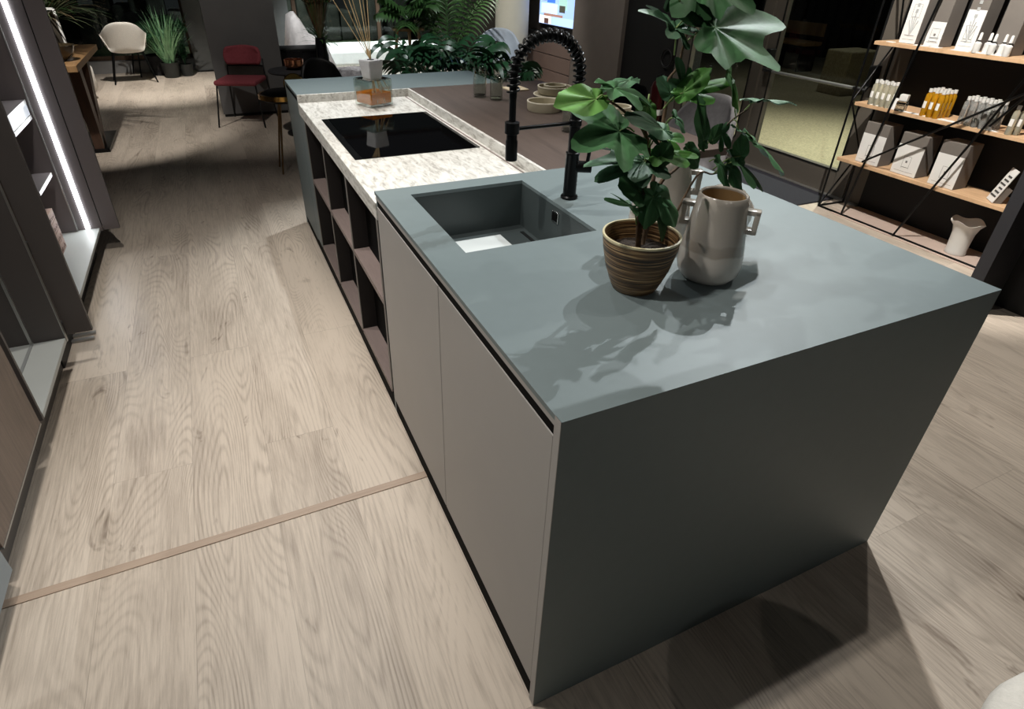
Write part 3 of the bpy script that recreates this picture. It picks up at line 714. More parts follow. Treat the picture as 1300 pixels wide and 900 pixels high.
LV = [  # base (u,v,y), tip (u,v,y), material, kind, width, stalk origin, options
    ((757, 126, .36), (704, 131, .34), 'c', 'ovate', .48, (770, 127, .36), dict(droop=.05, nrm=(-.1, -.9, .6))),
    ((780, 112, .36), (834, 124, .33), 'b', 'lobed', .5, (778, 133, .36), dict(nrm=(0, -.5, 1))),
    ((800, 102, .40), (764, 106, .34), 'd', 'ovate', .32, None, dict(nrm=(0, -.2, 1))),
    ((786, 167, .35), (730, 180, .29), 'b', 'lobed', .82, (805, 167, .37), dict(droop=.12, nrm=(-.1, -.8, .7))),
    ((822, 134, .38), (818, 163, .34), 'a', 'ovate', .75, (824, 120, .40), dict(nrm=(.2, -.9, .5))),
    ((818, 205, .36), (750, 195, .30), 'd', 'lobed', .45, (823, 200, .37), dict(nrm=(0, -.5, 1))),
    ((816, 213, .35), (760, 216, .30), 'd', 'tri', .5, (823, 205, .37), dict(nrm=(0, -.35, 1))),
    ((805, 190, .40), (775, 186, .44), 'b', 'tri', .6, None, {}),
    ((842, 165, .34), (800, 138, .32), 'd', 'ovate', .4, (823, 190, .37), dict(nrm=(.4, -.7, .6))),
    ((828, 172, .34), (850, 178, .30), 'd', 'tri', .9, (823, 190, .37), dict(nrm=(.1, -.7, .8))),
    ((836, 196, .36), (890, 190, .33), 'a', 'lobed', .45, (824, 200, .37), dict(nrm=(0, -.4, 1))),
    ((836, 204, .35), (852, 180, .34), 'b', 'ovate', .7, None, dict(nrm=(.1, -.8, .5))),
    ((803, 262, .34), (772, 247, .30), 'b', 'tri', .55, (808, 285, .345), dict(nrm=(-.2, -.4, 1))),
    ((810, 243, .34), (790, 232, .30), 'b', 'ovate', .8, (814, 256, .345), dict(nrm=(0, -.8, .5))),
    ((813, 232, .36), (822, 250, .32), 'd', 'ovate', .5, None, dict(nrm=(0, -.8, .5))),
    ((833, 240, .35), (828, 232, .36), 'd', 'tri', .9, None, {}),
    ((829, 250, .33), (852, 306, .27), 'b', 'tri', .62, (820, 240, .35), dict(nrm=(.1, -1, .35))),
    ((829, 252, .33), (820, 290, .28), 'b', 'ovate', .5, None, dict(nrm=(-.2, -1, .3))),
    ((836, 247, .34), (868, 284, .29), 'b', 'ovate', .55, None, dict(nrm=(.2, -.9, .5))),
    ((858, 38, .47), (822, 2, .42), 'd', 'lobed', .5, (856, 70, .48), dict(nrm=(-.1, -.7, .7))),
    ((858, 36, .47), (897, 36, .45), 'd', 'tri', .5, (880, 22, .48), dict(nrm=(0, -.6, .7), fold=.5)),
    ((866, 108, .46), (864, 74, .44), 'd', 'tri', .6, (846, 128, .48), dict(nrm=(-.3, -1, .2))),
    ((867, 118, .44), (902, 84, .38), 'a', 'ovate', .45, (842, 138, .47), dict(nrm=(.1, -.8, .7))),
    ((870, 119, .44), (934, 98, .38), 'a', 'tri', .5, (842, 138, .47), dict(nrm=(.1, -.8, .7), droop=.1)),
    ((925, 92, .42), (946, 140, .38), 'a', 'ovate', .5, (934, 150, .48), dict(nrm=(.4, -.8, .5))),
    ((966, 128, .46), (1013, 123, .46), 'd', 'ovate', .3, (945, 140, .48), dict(nrm=(0, .25, 1), fold=.2)),
    ((966, 127, .46), (942, 120, .44), 'd', 'ovate', .4, None, dict(nrm=(0, .25, 1))),
    ((908, 35, .44), (999, 23, .40), 'b', 'lobed', .8, (868, 55, .48), dict(nrm=(.05, -.85, .6), droop=.06)),
    ((893, 178, .40), (893, 122, .38), 'b', 'ovate', .22, (897, 185, .45), dict(nrm=(-.3, -1, .1), fold=.4)),
    ((905, 178, .43), (912, 158, .42), 'b', 'ovate', .5, (897, 185, .45), {}),
    ((938, 165, .46), (968, 182, .44), 'b', 'ovate', .45, (930, 152, .48), dict(nrm=(.2, -.3, 1))),
    ((958, 180, .45), (1001, 212, .42), 'b', 'ovate', .55, (940, 168, .46), dict(nrm=(.3, -.5, .9))),
    ((935, 205, .43), (977, 236, .38), 'b', 'tri', .6, (905, 221, .44), dict(nrm=(.2, -.6, .8))),
    ((928, 214, .43), (950, 247, .38), 'b', 'ovate', .6, (905, 221, .44), dict(nrm=(.1, -.8, .6))),
    ((913, 208, .42), (934, 244, .38), 'b', 'ovate', .42, (900, 205, .44), dict(nrm=(.2, -.9, .5))),
    ((940, 198, .43), (943, 172, .42), 'b', 'ovate', .5, (905, 215, .44), {}),
    ((874, 190, .42), (892, 212, .40), 'b', 'ovate', .55, (880, 196, .44), {}),
    ((858, 150, .43), (874, 160, .46), 'b', 'ovate', .6, (843, 160, .47), {}),
    ((845, 176, .44), (872, 172, .44), 'a', 'tri', .8, (838, 185, .44), {}),
    ((852, 120, .47), (838, 98, .47), 'd', 'ovate', .6, (846, 130, .48), {}),
    ((915, 168, .46), (932, 186, .45), 'b', 'tri', .8, (905, 175, .46), {}),
    ((900, -22, .48), (960, -50, .46), 'b', 'lobed', .9, (893, -6, .48), {}),
    ((885, -30, .50), (820, -60, .52), 'b', 'lobed', .9, (893, -6, .48), {}),
    ((896, -30, .52), (905, -110, .56), 'a', 'lobed', .9, (893, -6, .48), {}),
    ((860, -15, .50), (835, -50, .46), 'd', 'tri', .9, (868, 14, .47), {}),
]
for b_, t_, k_, kd, wd, st_, kw in LV:
    leaf(P(*b_), P(*near(b_, t_)), k_, kd, wd * 1.25 if kd == 'ovate' else wd * 1.35, pet=P(*st_) if st_ else None, **kw)
obj('leaf_stalk', tube(B(), smoothpath([P(882, 18, .48), P(868, 14, .47), P(860, -8, .46)], 4), .0022, 6), STEMG, fig, smooth=60)

# vases
def vase(c, H, rb, rt, ang, label, handles=True, neck=False):
    d = thing('ceramic_vase', label, 'vase', c, 0, 'cream glazed vases beside the plant')
    if neck: prof = [(0, 0), (rb * .7, 0), (rb * .92, .012), (rb, .04), (rb * .98, H * .5), (rb * .62, H * .74), (rb * .26, H * .84), (rb * .17, H * .92), (rb * .19, H), (rb * .13, H), (rb * .11, H * .85), (0, H * .8)]
    else: prof = [(0, 0), (rb * .62, 0), (rb * .80, .006), (rb * .95, .022), (rb, .042), (rb * .985, H * .32), (rb * .5 + rt * .5, H * .66), (rt * 1.04, H * .93), (rt, H - .003), (rt - .003, H), (rt - .006, H - .003), (rt * .95, H * .8), (rb * .85, H * .35), (rb * .8, .02), (0, .014)]
    obj('body', lathe(B(), prof, c, 64), GLAZE, d, smooth=40)
    if not neck:
        obj('inner_glaze', lathe(B(), [(rt - .0075, H - .006), (rt * .93, H * .8), (rb * .83, H * .35), (rb * .78, .024), (0, .018)], c, 48), INNERG, d, smooth=60)
    if handles:
        for s in (-1, 1):
            M = Matrix.Translation(c) @ Matrix.Rotation(ang, 4, 'Z'); bm = B()
            ri = rt * 1.0; ro = rt + .031; z0, z1 = H * .60, H * .87; tt = .012; wv = .012
            box(bm, s * ri, s * ro, -wv, wv, z1 - tt, z1, .003, 2, M=M)
            box(bm, s * (ri + .006), s * ro, -wv, wv, z0, z0 + tt, .003, 2, M=M)
            box(bm, s * (ro - tt), s * ro, -wv, wv, z0 + .001, z1 - .001, .003, 2, M=M)
            obj('handle', bm, GLAZE, d, smooth=40)
    return d
vase(Vector((.580, .322, .9)), .206, .0735, .0535, math.radians(-49), 'cream glazed vase with two square handles, the nearest one, right of the potted fig')
vase(Vector((.592, .535, .9)), .232, .078, .056, math.radians(-35), 'cream glazed vase with square handles standing directly behind the potted fig')
vase(Vector((.83, .55, .9)), .145, .078, .05, 0, 'round cream vase with a narrow neck behind the nearest handled vase', False, True)

# ================================================================ LEFT TALL CABINETS
FXL = -1.17
def pbx(name, m, parent, *a, **k): return obj(name, bx(*a, **k), m, parent)
c0 = thing('tall_cabinet', 'grey lacquered tall cabinet at the bottom left edge', 'cabinet', (-1.5, .3, 0))
pbx('carcass', DOORG, c0, -1.87, -1.19, -.5, .845, .1, 2.5)
pbx('door', mat('blue_lacquer', (132, 142, 148), .45, var=.02), c0, -1.19, -1.168, -.5, .85, .09, 2.5, .001, 1)
pbx('plinth', BLACK, c0, -1.87, -1.235, -.5, .85, 0.001, .1)
c1 = thing('tall_oak_cabinet', 'tall cabinet with brown oak veneer door beside the left wall', 'cabinet', (-1.5, 1.14, 0))
pbx('carcass', DARKIN, c1, -1.87, -1.195, .855, 1.455, .15, 2.5)
pbx('door', DOAKX, c1, -1.19, FXL, .872, 1.418, .158, 2.5, .001, 1)
pbx('door_edge', ALU, c1, -1.192, FXL + .001, .872, 1.418, .152, .1575)
pbx('plinth', mat('plinth_grey', (92, 88, 84), .5, var=.03), c1, -1.87, -1.232, .855, 1.455, 0.001, .15)
c2 = thing('pocket_door_cabinet', 'open tall cabinet with pale grey base tray and anthracite inner panels', 'cabinet', (-1.5, 1.73, 0))
pbx('base_tray', TRAY, c2, -1.86, FXL - .002, 1.472, 1.992, .14, .16, .001, 1)
pbx('plinth', mat('plinth_grey', (92, 88, 84), .5, var=.03), c2, -1.87, -1.232, 1.457, 2.02, 0.001, .138)
pbx('rail', mat('rail_grey', (134, 137, 137), .4, var=.02), c2, -1.293, -1.281, 1.472, 1.992, .1601, .163)
pbx('side_panel', DOORG, c2, -1.86, FXL - .003, 1.994, 2.008, .14, 2.5)
pbx('edge_strip', ALU, c2, FXL - .002, FXL + .001, 1.992, 2.010, .14, 2.5)
pbx('inner_edge_strip', ALU, c2, -1.293, -1.283, 1.984, 1.9938, .163, 2.5)
pbx('back_panel', DOORG, c2, -1.86, -1.85, 1.472, 1.992, .16, 2.5)
pbx('side_panel', DOORG, c2, -1.86, FXL - .003, 1.458, 1.471, .14, 2.5)
c3 = thing('retracted_pocket_door', 'anthracite pocket door edge sticking out left of the lit niche', 'door panel', (-1.15, 2.05, 0))
pbx('door_edge', DOORG, c3, -1.175, -1.083, 2.046, 2.066, .145, 2.5, .001, 1)
bm = B()
for z in (.16, .52, 1.2, 1.85): box(bm, -1.2, -1.1755, 2.03, 2.06, z, z + .05)
obj('hinge', bm, mat('hinge_grey', (70, 66, 64), .4, metal=.5), c3)
pbx('pocket_liner', mat('pocket_brown', (44, 33, 28), .6), c3, -1.205, -1.2005, 2.011, 2.38, .15, 2.5)
pbx('pocket_liner', mat('pocket_brown', (44, 33, 28), .6), c3, -1.86, -1.205, 2.37, 2.38, .15, 2.5)
pbx('plinth', BLACK, c3, -1.87, -1.225, 2.021, 2.389, .001, .138)
for yy in (2.225, 2.275): pbx('floor_tab', ALU, c3, -1.245, -1.135, yy, yy + .022, .001, .012, .002)  # two low grey tabs on the floor below the pocket door
c4 = thing('lit_niche_cabinet', 'open tall cabinet niche with glowing vertical light strip and small shelves', 'cabinet', (-1.5, 2.85, 0))
pbx('base_tray', TRAY, c4, -1.86, FXL + .005, 2.392, 3.262, .14, .16, .001, 1)
pbx('side_panel', DOORL, c4, -1.86, -1.153, 3.264, 3.28, .14, 2.5)
pbx('inner_side_panel', DOORL, c4, -1.86, -1.275, 3.246, 3.2635, .161, 2.5)
pbx('inner_edge_strip', ALU, c4, -1.274, -1.270, 3.244, 3.2635, .161, 2.5)
pbx('back_panel', DOORL, c4, -1.86, -1.84, 2.392, 3.246, .161, 2.5)
pbx('side_panel', DOORL, c4, -1.86, -1.21, 2.380, 2.391, .14, 2.5)
LEDM = mat('led_strip_glow', (255, 255, 255), .5, emit=(248, 252, 255), estr=7.)
ls = pbx('light_strip', LEDM, c4, -1.232, -1.210, 3.256, 3.2625, .165, 2.45)
for z, y0, y1 in ((.50, 2.86, 3.20), (.79, 2.75, 3.235), (.865, 2.75, 3.235)):
    pbx('shelf', DOORL, c4, -1.84, -1.285, y0, y1, z, z + .02)
for z, y0, y1 in ((.50, 2.86, 3.20), (.79, 2.75, 3.235), (.865, 2.75, 3.235)):
    pbx('shelf_edge', ALU, c4, -1.2849, -1.280, y0, y1, z, z + .02)
pbx('glass_drawer_front', mat('frosted_panel', (150, 154, 160), .3, var=.03), c4, -1.2848, -1.282, 2.75, 3.235, .812, .864)
pbx('plinth', BLACK, c4, -1.87, -1.225, 2.39, 3.262, .001, .138)
l = bpy.data.lights.new('niche_strip_light', 'AREA'); l.shape = 'RECTANGLE'; l.size = .02; l.size_y = 2.2; l.energy = 2.2; l.color = (.95, .98, 1)
lo = bpy.data.objects.new('niche_strip_light', l); COL.objects.link(lo); lo.location = (-1.22, 3.25, 1.3); lo.rotation_euler = Vector((0, -1, 0)).to_track_quat('-Z', 'Z').to_euler()
c5 = thing('retracted_pocket_door', 'grey pocket door edge on the far side of the lit niche', 'door panel', (-1.1, 3.29, 0))
pbx('door_edge', DOORL, c5, -1.148, -1.066, 3.262, 3.284, .145, 2.5, .001, 1)
pbx('shadow_gap', BLACK, c5, -1.1525, -1.1485, 3.262, 3.284, .17, 2.5)
cr = thing('wooden_crate', 'pale wooden wine crate with dark lettering standing on the niche tray', 'crate', (-1.35, 2.96, .16))
for k in range(4):
    sb_ = obj('side_board', bx(-1.42, -1.30, 2.86, 3.04, .161 + k * .055, .161 + k * .055 + .052, .001, 1), mat('pale_pine', (190, 160, 146), .7, var=.1, scale=30, stretch=(1, 1, 8)), cr)
    bm = B()
    for j in range(9):
        y = 2.872 + j * .0185 + random.uniform(0, .004)
        box(bm, -1.2998, -1.2992, y, y + random.uniform(.003, .009), .172 + k * .055, .172 + k * .055 + random.uniform(.01, .026))
    obj('lettering', bm, mat('brown_ink', (92, 68, 60), .8), sb_)

# ================================================================ LEFT BACKGROUND
st = thing('side_table', 'rustic wooden side table with crossed dark legs beyond the left cabinets', 'table', (-1.62, 6.1, 0))
TY0, TY1, TZ = 5.2, 6.84, .75
pbx('tabletop', TABLEW, st, -1.95, -1.355, TY0 + .2, TY1, TZ - .05, TZ, .003, 2)
for k, (ya, yb) in enumerate(((5.75, 6.25), (6.25, 5.75))):
    bm = B(); box(bm, -.035, .035, -.06, .06, -.0, 1.0)
    a = Vector((-1.42 - k * .075, ya, .03)); b = Vector((-1.42 - k * .075, yb, TZ - .055)); dv = b - a
    M = Matrix.Translation(a) @ dv.to_track_quat('Z', 'Y').to_matrix().to_4x4() @ Matrix.Diagonal((1, 1, dv.length, 1))
    for v in bm.verts: v.co = M @ v.co
    obj('leg', bm, PLANKD, st)
pbx('leg', PLANKD, st, -1.46, -1.385, 5.66, 5.80, .03, TZ - .05)
pbx('foot', BLACKM, st, -1.85, -1.345, 5.64, 6.36, 0, .03, .004)
fr = thing('picture_frame', 'white-edged framed picture leaning on the rustic side table', 'picture frame', (-1.5, 5.5, .75))
fr_a, fr_b = at(90, 72, Z=.752), at(63, 17, X=None, Y=5.45)
fa = Vector((fr_a.x, fr_a.y, .752)); up = Vector((-.05, .09, 1)).normalized() * .36; sd = Vector((-.42, .04, 0))
bm = B()
def bar(bm, a, b, r): return tube(bm, [a, b], r, 4)
for a, b in ((fa, fa + up), (fa + up, fa + up + sd), (fa + sd, fa + sd + up), (fa, fa + sd)): bar(bm, a + Vector((0, 0, .006)), b + Vector((0, 0, .006)), .013)
obj('frame', bm, mat('white_frame', (235, 235, 232), .4, var=.01), fr)
bm = B(); q = [fa + Vector((0, .003, .01)), fa + sd + Vector((0, .003, .01)), fa + sd + up + Vector((0, .003, 0)), fa + up + Vector((0, .003, 0))]
a_ = [bm.verts.new(p) for p in q]; b_ = [bm.verts.new(p + Vector((0, .006, 0))) for p in q]
bm.faces.new(a_); bm.faces.new(list(reversed(b_)))
for i in range(4): bm.faces.new([a_[i], b_[i], b_[(i + 1) % 4], a_[(i + 1) % 4]])
obj('picture', bm, mat('dark_picture', (70, 64, 56), .4, var=.6, scale=5), fr)

def blades(bm, c, n, L, spread, droop, wid, seg=6, up=1.0, jit=.01):
    for i in range(n):
        a = random.uniform(0, 2 * PI); tilt = spread * math.sqrt(random.random()); l = L * random.uniform(.65, 1.05)
        p = Vector(c) + Vector((random.uniform(-jit, jit), random.uniform(-jit, jit), 0)); d = Vector((math.cos(a) * math.sin(tilt), math.sin(a) * math.sin(tilt), math.cos(tilt) * up)).normalized()
        side = Vector((-math.sin(a), math.cos(a), 0)); prev = None
        for k in range(seg + 1):
            q = k / seg; w_ = wid * math.sin(PI * min(1, .12 + q * .88)) + .0006
            v = (bm.verts.new(p - side * w_), bm.verts.new(p + side * w_))
            if prev: bm.faces.new([prev[0], prev[1], v[1], v[0]])
            prev = v; p = p + d * (l / seg); d = (d + Vector((0, 0, -droop * (q + .25)))).normalized()
    return bm
# dried / dusty plant in vase on the side table
dv_ = thing('dusty_green_plant', 'drooping dusty green grass bouquet in a small vase on the rustic side table', 'plant', (-1.60, 6.0, .75))
obj('vase', lathe(B(), [(0, 0), (.07, 0), (.10, .08), (.06, .2), (.045, .26), (.04, .26), (.04, .2), (0, .05)], (-1.60, 6.1, .75), 24), mat('green_vase', (96, 104, 96), .3), dv_, smooth=40)
for k in range(4): obj('foliage', blades(B(), (-1.6, 6.1, 1.0), 55, .62, 1.3, .28, .006), (DRYG, DRYG, DRIED, LEAFD)[k], dv_)
# dark bowl
tag(obj('dark_glass_bowl', lathe(B(), [(0, 0), (.06, 0), (.13, .06), (.15, .12), (.14, .12), (.12, .06), (0, .01)], (-1.52, 5.72, .75), 28), mat('smoked_bowl', (70, 60, 44), .15), smooth=40), 'dark glass bowl behind the white picture frame on the side table', 'bowl')
# cream pouf chairs behind table
def roundseat(loc, r, h, label, m):
    d = thing('upholstered_armchair', label, 'armchair', loc)
    obj('seat', lathe(B(), [(0, .04), (r * .8, .04), (r, .12), (r, .34), (r * .85, .42), (0, .43)], loc, 32), m, d, smooth=50)
    bm = B()
    for k in range(13):
        a = math.radians(100 + k * 15) - PI * .0; p = Vector(loc) + Vector((math.cos(a) * r * .92, math.sin(a) * r * .92, 0))
        lathe(bm, [(0, .3), (.075, .32), (.075, h - .05), (0, h)], p, 12)
    obj('backrest', bm, m, d, smooth=60)
    for k in range(4):
        a = PI / 4 + k * PI / 2; obj('leg', tube(B(), [Vector(loc) + Vector((math.cos(a) * r * .6, math.sin(a) * r * .6, 0)), Vector(loc) + Vector((math.cos(a) * r * .6, math.sin(a) * r * .6, .05))], .02, 8), BLACK, d)
    return d
roundseat((-1.93, 8.3, 0), .27, .72, 'cream rounded armchair partly hidden behind the rustic side table', CREAM)

# ----- chairs
def shell_chair(loc, rz, m, label, W_=.47, Hb=.80, hs=.43, arms=True, legm=None, name='shell_chair', group=None):
    """bucket chair facing local -Y (front); back at +Y"""
    d = thing(name, label, 'chair', loc, rz, group); ORG[d] = Vector((0, 0, 0)); legm = legm or BLACKM
    bm = B(); NU, NV = 22, 14; hw = W_ / 2; g = []
    def fpt(u, v):   # u across -1..1, v 0 front seat .. 1 top back
        if v < .45:
            q = v / .45; y = -.22 + .40 * q; z = hs - .015 + .03 * (u * u); x = u * hw * (.86 + .1 * q)
            if arms: z += .20 * max(0, (abs(u) - .72) / .28) ** 1.4 * (.2 + .8 * q)
        else:
            q = (v - .45) / .55; y = .18 + .11 * q - .03 * math.cos(q * PI / 2) * 0; z = hs + (Hb - hs) * q
            tw = math.sqrt(max(.0, 1 - (max(0, q - .55) / .62) ** 2.2)); x = u * hw * (1.04 - .30 * q) * (.35 + .65 * tw)
            y -= .16 * (abs(u) ** 2.2) * (1 - q * .45)
            if arms: z += .20 * max(0, (abs(u) - .72) / .28) ** 1.4 * (1 - q) ** 1.5
            z -= .05 * (abs(u) ** 3) * q
        return Vector((x, y, z))
    for j in range(NV + 1): g.append([bm.verts.new(fpt(-1 + 2 * i / NU, j / NV)) for i in range(NU + 1)])
    for j in range(NV):
        for i in range(NU): bm.faces.new([g[j][i], g[j][i + 1], g[j + 1][i + 1], g[j + 1][i]])
    o = obj('seat_shell', bm, m, d, local=True, smooth=60)
    sm = o.modifiers.new('thick', 'SOLIDIFY'); sm.thickness = .035; sm.offset = 0
    sb = o.modifiers.new('sub', 'SUBSURF'); sb.levels = 1; sb.render_levels = 1
    for sx in (-1, 1):
        for sy in (-1, 1):
            obj('leg', tube(B(), [(sx * hw * .92, sy * .21, 0), (sx * hw * .62, sy * .13, hs - .02)], [.009, .013], 10), legm, d, local=True, smooth=40)
    obj('seat_frame', tube(B(), [(-hw * .62, -.13, hs - .03), (hw * .62, -.13, hs - .03), (hw * .62, .13, hs - .03), (-hw * .62, .13, hs - .03)], .008, 8, closed=True), legm, d, local=True)
    return d
ch1 = shell_chair((-1.345, 9.42, 0), PI + .12, CREAM, 'cream upholstered armchair with thin black legs before the dark window', .56, .76, .40, True)
shell_chair((-1.15, 9.98, 0), .3, mat('smoke_shell', (70, 74, 72), .5), 'dark grey chair behind the cream armchair by the window', .46, .80, .42, False)
# grey chairs at the dining counter, far long side
shell_chair((1.88, 1.95, 0), -PI / 2 + .15, GREYF, 'grey velvet dining chair behind the fig leaves at the dark counter', .50, .93, .55, False)
shell_chair((1.86, 2.72, 0), -PI / 2 - .1, DKF, 'charcoal dining chair at the far side of the dark counter', .50, .86, .52, False)

def red_chair():
    d = thing('red_dining_chair', 'burgundy upholstered chair with thin black legs against the dark pilaster', 'chair', (-.11, 6.40, 0), -.37); ORG[d] = Vector((0, 0, 0))
    bm = B(); box(bm, -.21, .21, -.22, .18, .40, .45, .024, 4); obj('seat', bm, BURG, d, local=True, smooth=60)
    bm = B(); g = []
    for j in range(9):
        row = []
        for i in range(17):
            u = -1 + i / 8; v = j / 8; zz = .54 + .19 * v; wv = .19 * math.sqrt(max(.02, 1 - abs(2 * v - 1) ** 3 * .35))
            row.append(bm.verts.new((u * wv, .23 - .09 * u * u + .03 * v, zz - .015 * u * u * (1 if v > .5 else -1))))
        g.append(row)
    for j in range(8):
        for i in range(16): bm.faces.new([g[j][i], g[j][i + 1], g[j + 1][i + 1], g[j + 1][i]])
    o = obj('backrest', bm, BURG, d, local=True, smooth=60); s = o.modifiers.new('t', 'SOLIDIFY'); s.thickness = .04; s.offset = 0
    s = o.modifiers.new('s', 'SUBSURF'); s.levels = 1; s.render_levels = 1
    for sx in (-1, 1):
        obj('leg', tube(B(), [(sx * .235, -.24, 0), (sx * .19, -.18, .41)], .0085, 8), BLACK, d, local=True)
        obj('leg', tube(B(), smoothpath([(sx * .235, .27, 0), (sx * .195, .20, .42), (sx * .18, .235, .60)], 4), .0085, 8), BLACK, d, local=True)
    obj('back_brace', tube(B(), smoothpath([(-.18, .225, .53), (0, .255, .53), (.18, .225, .53)], 5), .008, 8), BLACK, d, local=True)
red_chair()

# stools / chairs behind the island's far end
bs = thing('brass_bar_stool', 'brass bar stool with round black seat at the far end of the island', 'stool', (.10, 4.55, 0))
obj('seat', lathe(B(), [(0, .55), (.14, .55), (.165, .57), (.165, .605), (.14, .625), (0, .63)], (.10, 4.55, 0), 32), BLACK, bs, smooth=50)
obj('seat_ring', lathe(B(), [(.168, .575), (.188, .575), (.188, .61), (.168, .61), (.168, .575)], (.10, 4.55, 0), 40), BRASS, bs, smooth=30)
for k in range(4):
    a = PI / 4 + k * PI / 2; p = Vector((.10 + .055 * math.cos(a), 4.55 + .055 * math.sin(a), .55)); q = Vector((.10 + .16 * math.cos(a), 4.55 + .16 * math.sin(a), 0))
    obj('leg', tube(B(), [q, p], [.007, .009], 8), mat('dull_brass', (128, 104, 74), .35, metal=.9), bs, smooth=40)
obj('backrest', lathe(B(), [(0, -.012), (.075, -.012), (.08, 0), (.075, .012), (0, .012)], seg=28, M=Matrix.Translation((.20, 4.62, .66)) @ Matrix.Rotation(PI / 2, 4, 'X')), BRASS, bs, smooth=40)
shell_chair((.50, 4.85, 0), .1, BLACK, 'black shell chair whose rounded back shows over the far blue worktop', .42, .78, .44, False)
sd_ = thing('dark_sideboard', 'low black sideboard standing beside the dark pilaster', 'cabinet', (.62, 7.4, 0))
pbx('body', BLACK, sd_, .36, .90, 7.2, 7.6, .05, .60, .004)
pbx('door', mat('black_door', (20, 20, 24), .3), sd_, .37, .62, 7.185, 7.2, .07, .58); pbx('door', mat('black_door', (20, 20, 24), .3), sd_, .64, .89, 7.185, 7.2, .07, .58)
pbx('plinth', BLACK, sd_, .38, .88, 7.22, 7.58, 0, .05)
tag(obj('copper_bowl', lathe(B(), [(0, .0), (.05, 0), (.085, .03), (.09, .09), (.085, .09), (.08, .035), (0, .01)], (.36, 5.75, .60), 28), COPPER, smooth=40), 'copper bowl on the small dark table behind the island', 'bowl')
cb = thing('small_dark_table', 'small dark round table carrying a copper bowl behind the island', 'table', (.36, 5.75, 0))
obj('tabletop', lathe(B(), [(0, .575), (.24, .575), (.25, .587), (.24, .599), (0, .599)], (.36, 5.75, 0), 40), DKF, cb, smooth=30)
obj('pedestal', lathe(B(), [(0, 0), (.16, 0), (.16, .015), (.02, .03), (.02, .575), (0, .575)], (.36, 5.75, 0), 24), BLACK, cb, smooth=30)
bv = thing('tall_black_vase', 'tall black vase with brown dried branches in front of the window', 'vase', (.84, 7.0, 0))
obj('body', lathe(B(), [(0, 0), (.07, 0), (.085, .1), (.075, .55), (.055, .74), (.05, .74), (.06, .5), (0, .02)], (.84, 7.0, 0), 28), mat('gloss_black', (16, 17, 20), .2), bv, smooth=40)
for k in range(3):
    bm = blades(B(), (.84, 7.0, .70), 110, .7, .34, .02, .006, 5)
    blades(bm, (.84, 7.0, 1.1), 90, .26, 1.1, .12, .009, 4, jit=.14); obj('dried_branches', bm, (DRIED, LEAFD, mat('brown_foliage', (100, 78, 50), .9, var=.4))[k], bv)
obj('dried_branches', blades(B(), (.84, 7.0, .68), 22, .32, 1.35, .34, .012, 6), LEAFD, bv)
# draped white fabric and daybed by the window
db = thing('white_daybed', 'low white daybed under the dark window with fabric draped at one end', 'daybed', (1.75, 9.3, 0))
pbx('mattress', mat('white_linen', (226, 232, 228), .8, var=.05, scale=12, bump=.6, bscale=15), db, .95, 2.95, 8.7, 9.6, .16, .40, .05, 3)
pbx('base', mat('white_base', (210, 214, 210), .6), db, .98, 2.92, 8.73, 9.57, .02, .16, .01)
dr = thing('draped_armchair', 'armchair covered with white draped cloth left of the daybed', 'armchair', (.85, 8.35, 0))
bm = B(); prof = [(.30, .0), (.62, .95), (.72, .93), (.86, .72), (1.0, .70), (1.12, .72), (1.32, .36), (1.38, .05), (1.2, .0)]
def fold(x, z, t): return z + .012 * math.sin(x * 60 + t * 9)
n_ = 15; rows = []
for j in range(n_):
    t = j / (n_ - 1); yy = 8.05 + t * .6; s = 1 - .25 * abs(2 * t - 1) ** 3
    rows.append([bm.verts.new((.55 + (px_ - .3) * .62 + .015 * math.sin(t * 22 + k), yy, pz * s * .95 + .012)) for k, (px_, pz) in enumerate([(.30, .0), (.40, .5), (.52, .92), (.62, .95), (.72, .86), (.86, .68), (1.0, .64), (1.12, .66), (1.22, .5), (1.32, .3), (1.38, .0)])])
for a, b in zip(rows, rows[1:]):
    for i in range(len(a) - 1): bm.faces.new([a[i], a[i + 1], b[i + 1], b[i]])
bm.faces.new(rows[0]); bm.faces.new(list(reversed(rows[-1])))
obj('cloth', bm, mat('white_cloth', (222, 214, 212), .85, var=.1, scale=18, bump=.8, bscale=30), dr, smooth=60)
bm = B(); lathe(bm, [(0, 0), (.24, 0), (.3, .08), (.26, .16), (0, .2)], (1.42, 8.33, .02), 40, sy=.7, sx=1.1)
for v in bm.verts: v.co += Vector((random.uniform(-.02, .02), random.uniform(-.02, .02), random.uniform(0, .03)))
blades(bm, (1.42, 8.33, .12), 220, .12, 1.5, .1, .004, 3, jit=.28)
tag(obj('fur_cushion', bm, FUR), 'grey fur cushion lying in front of the white daybed', 'cushion')

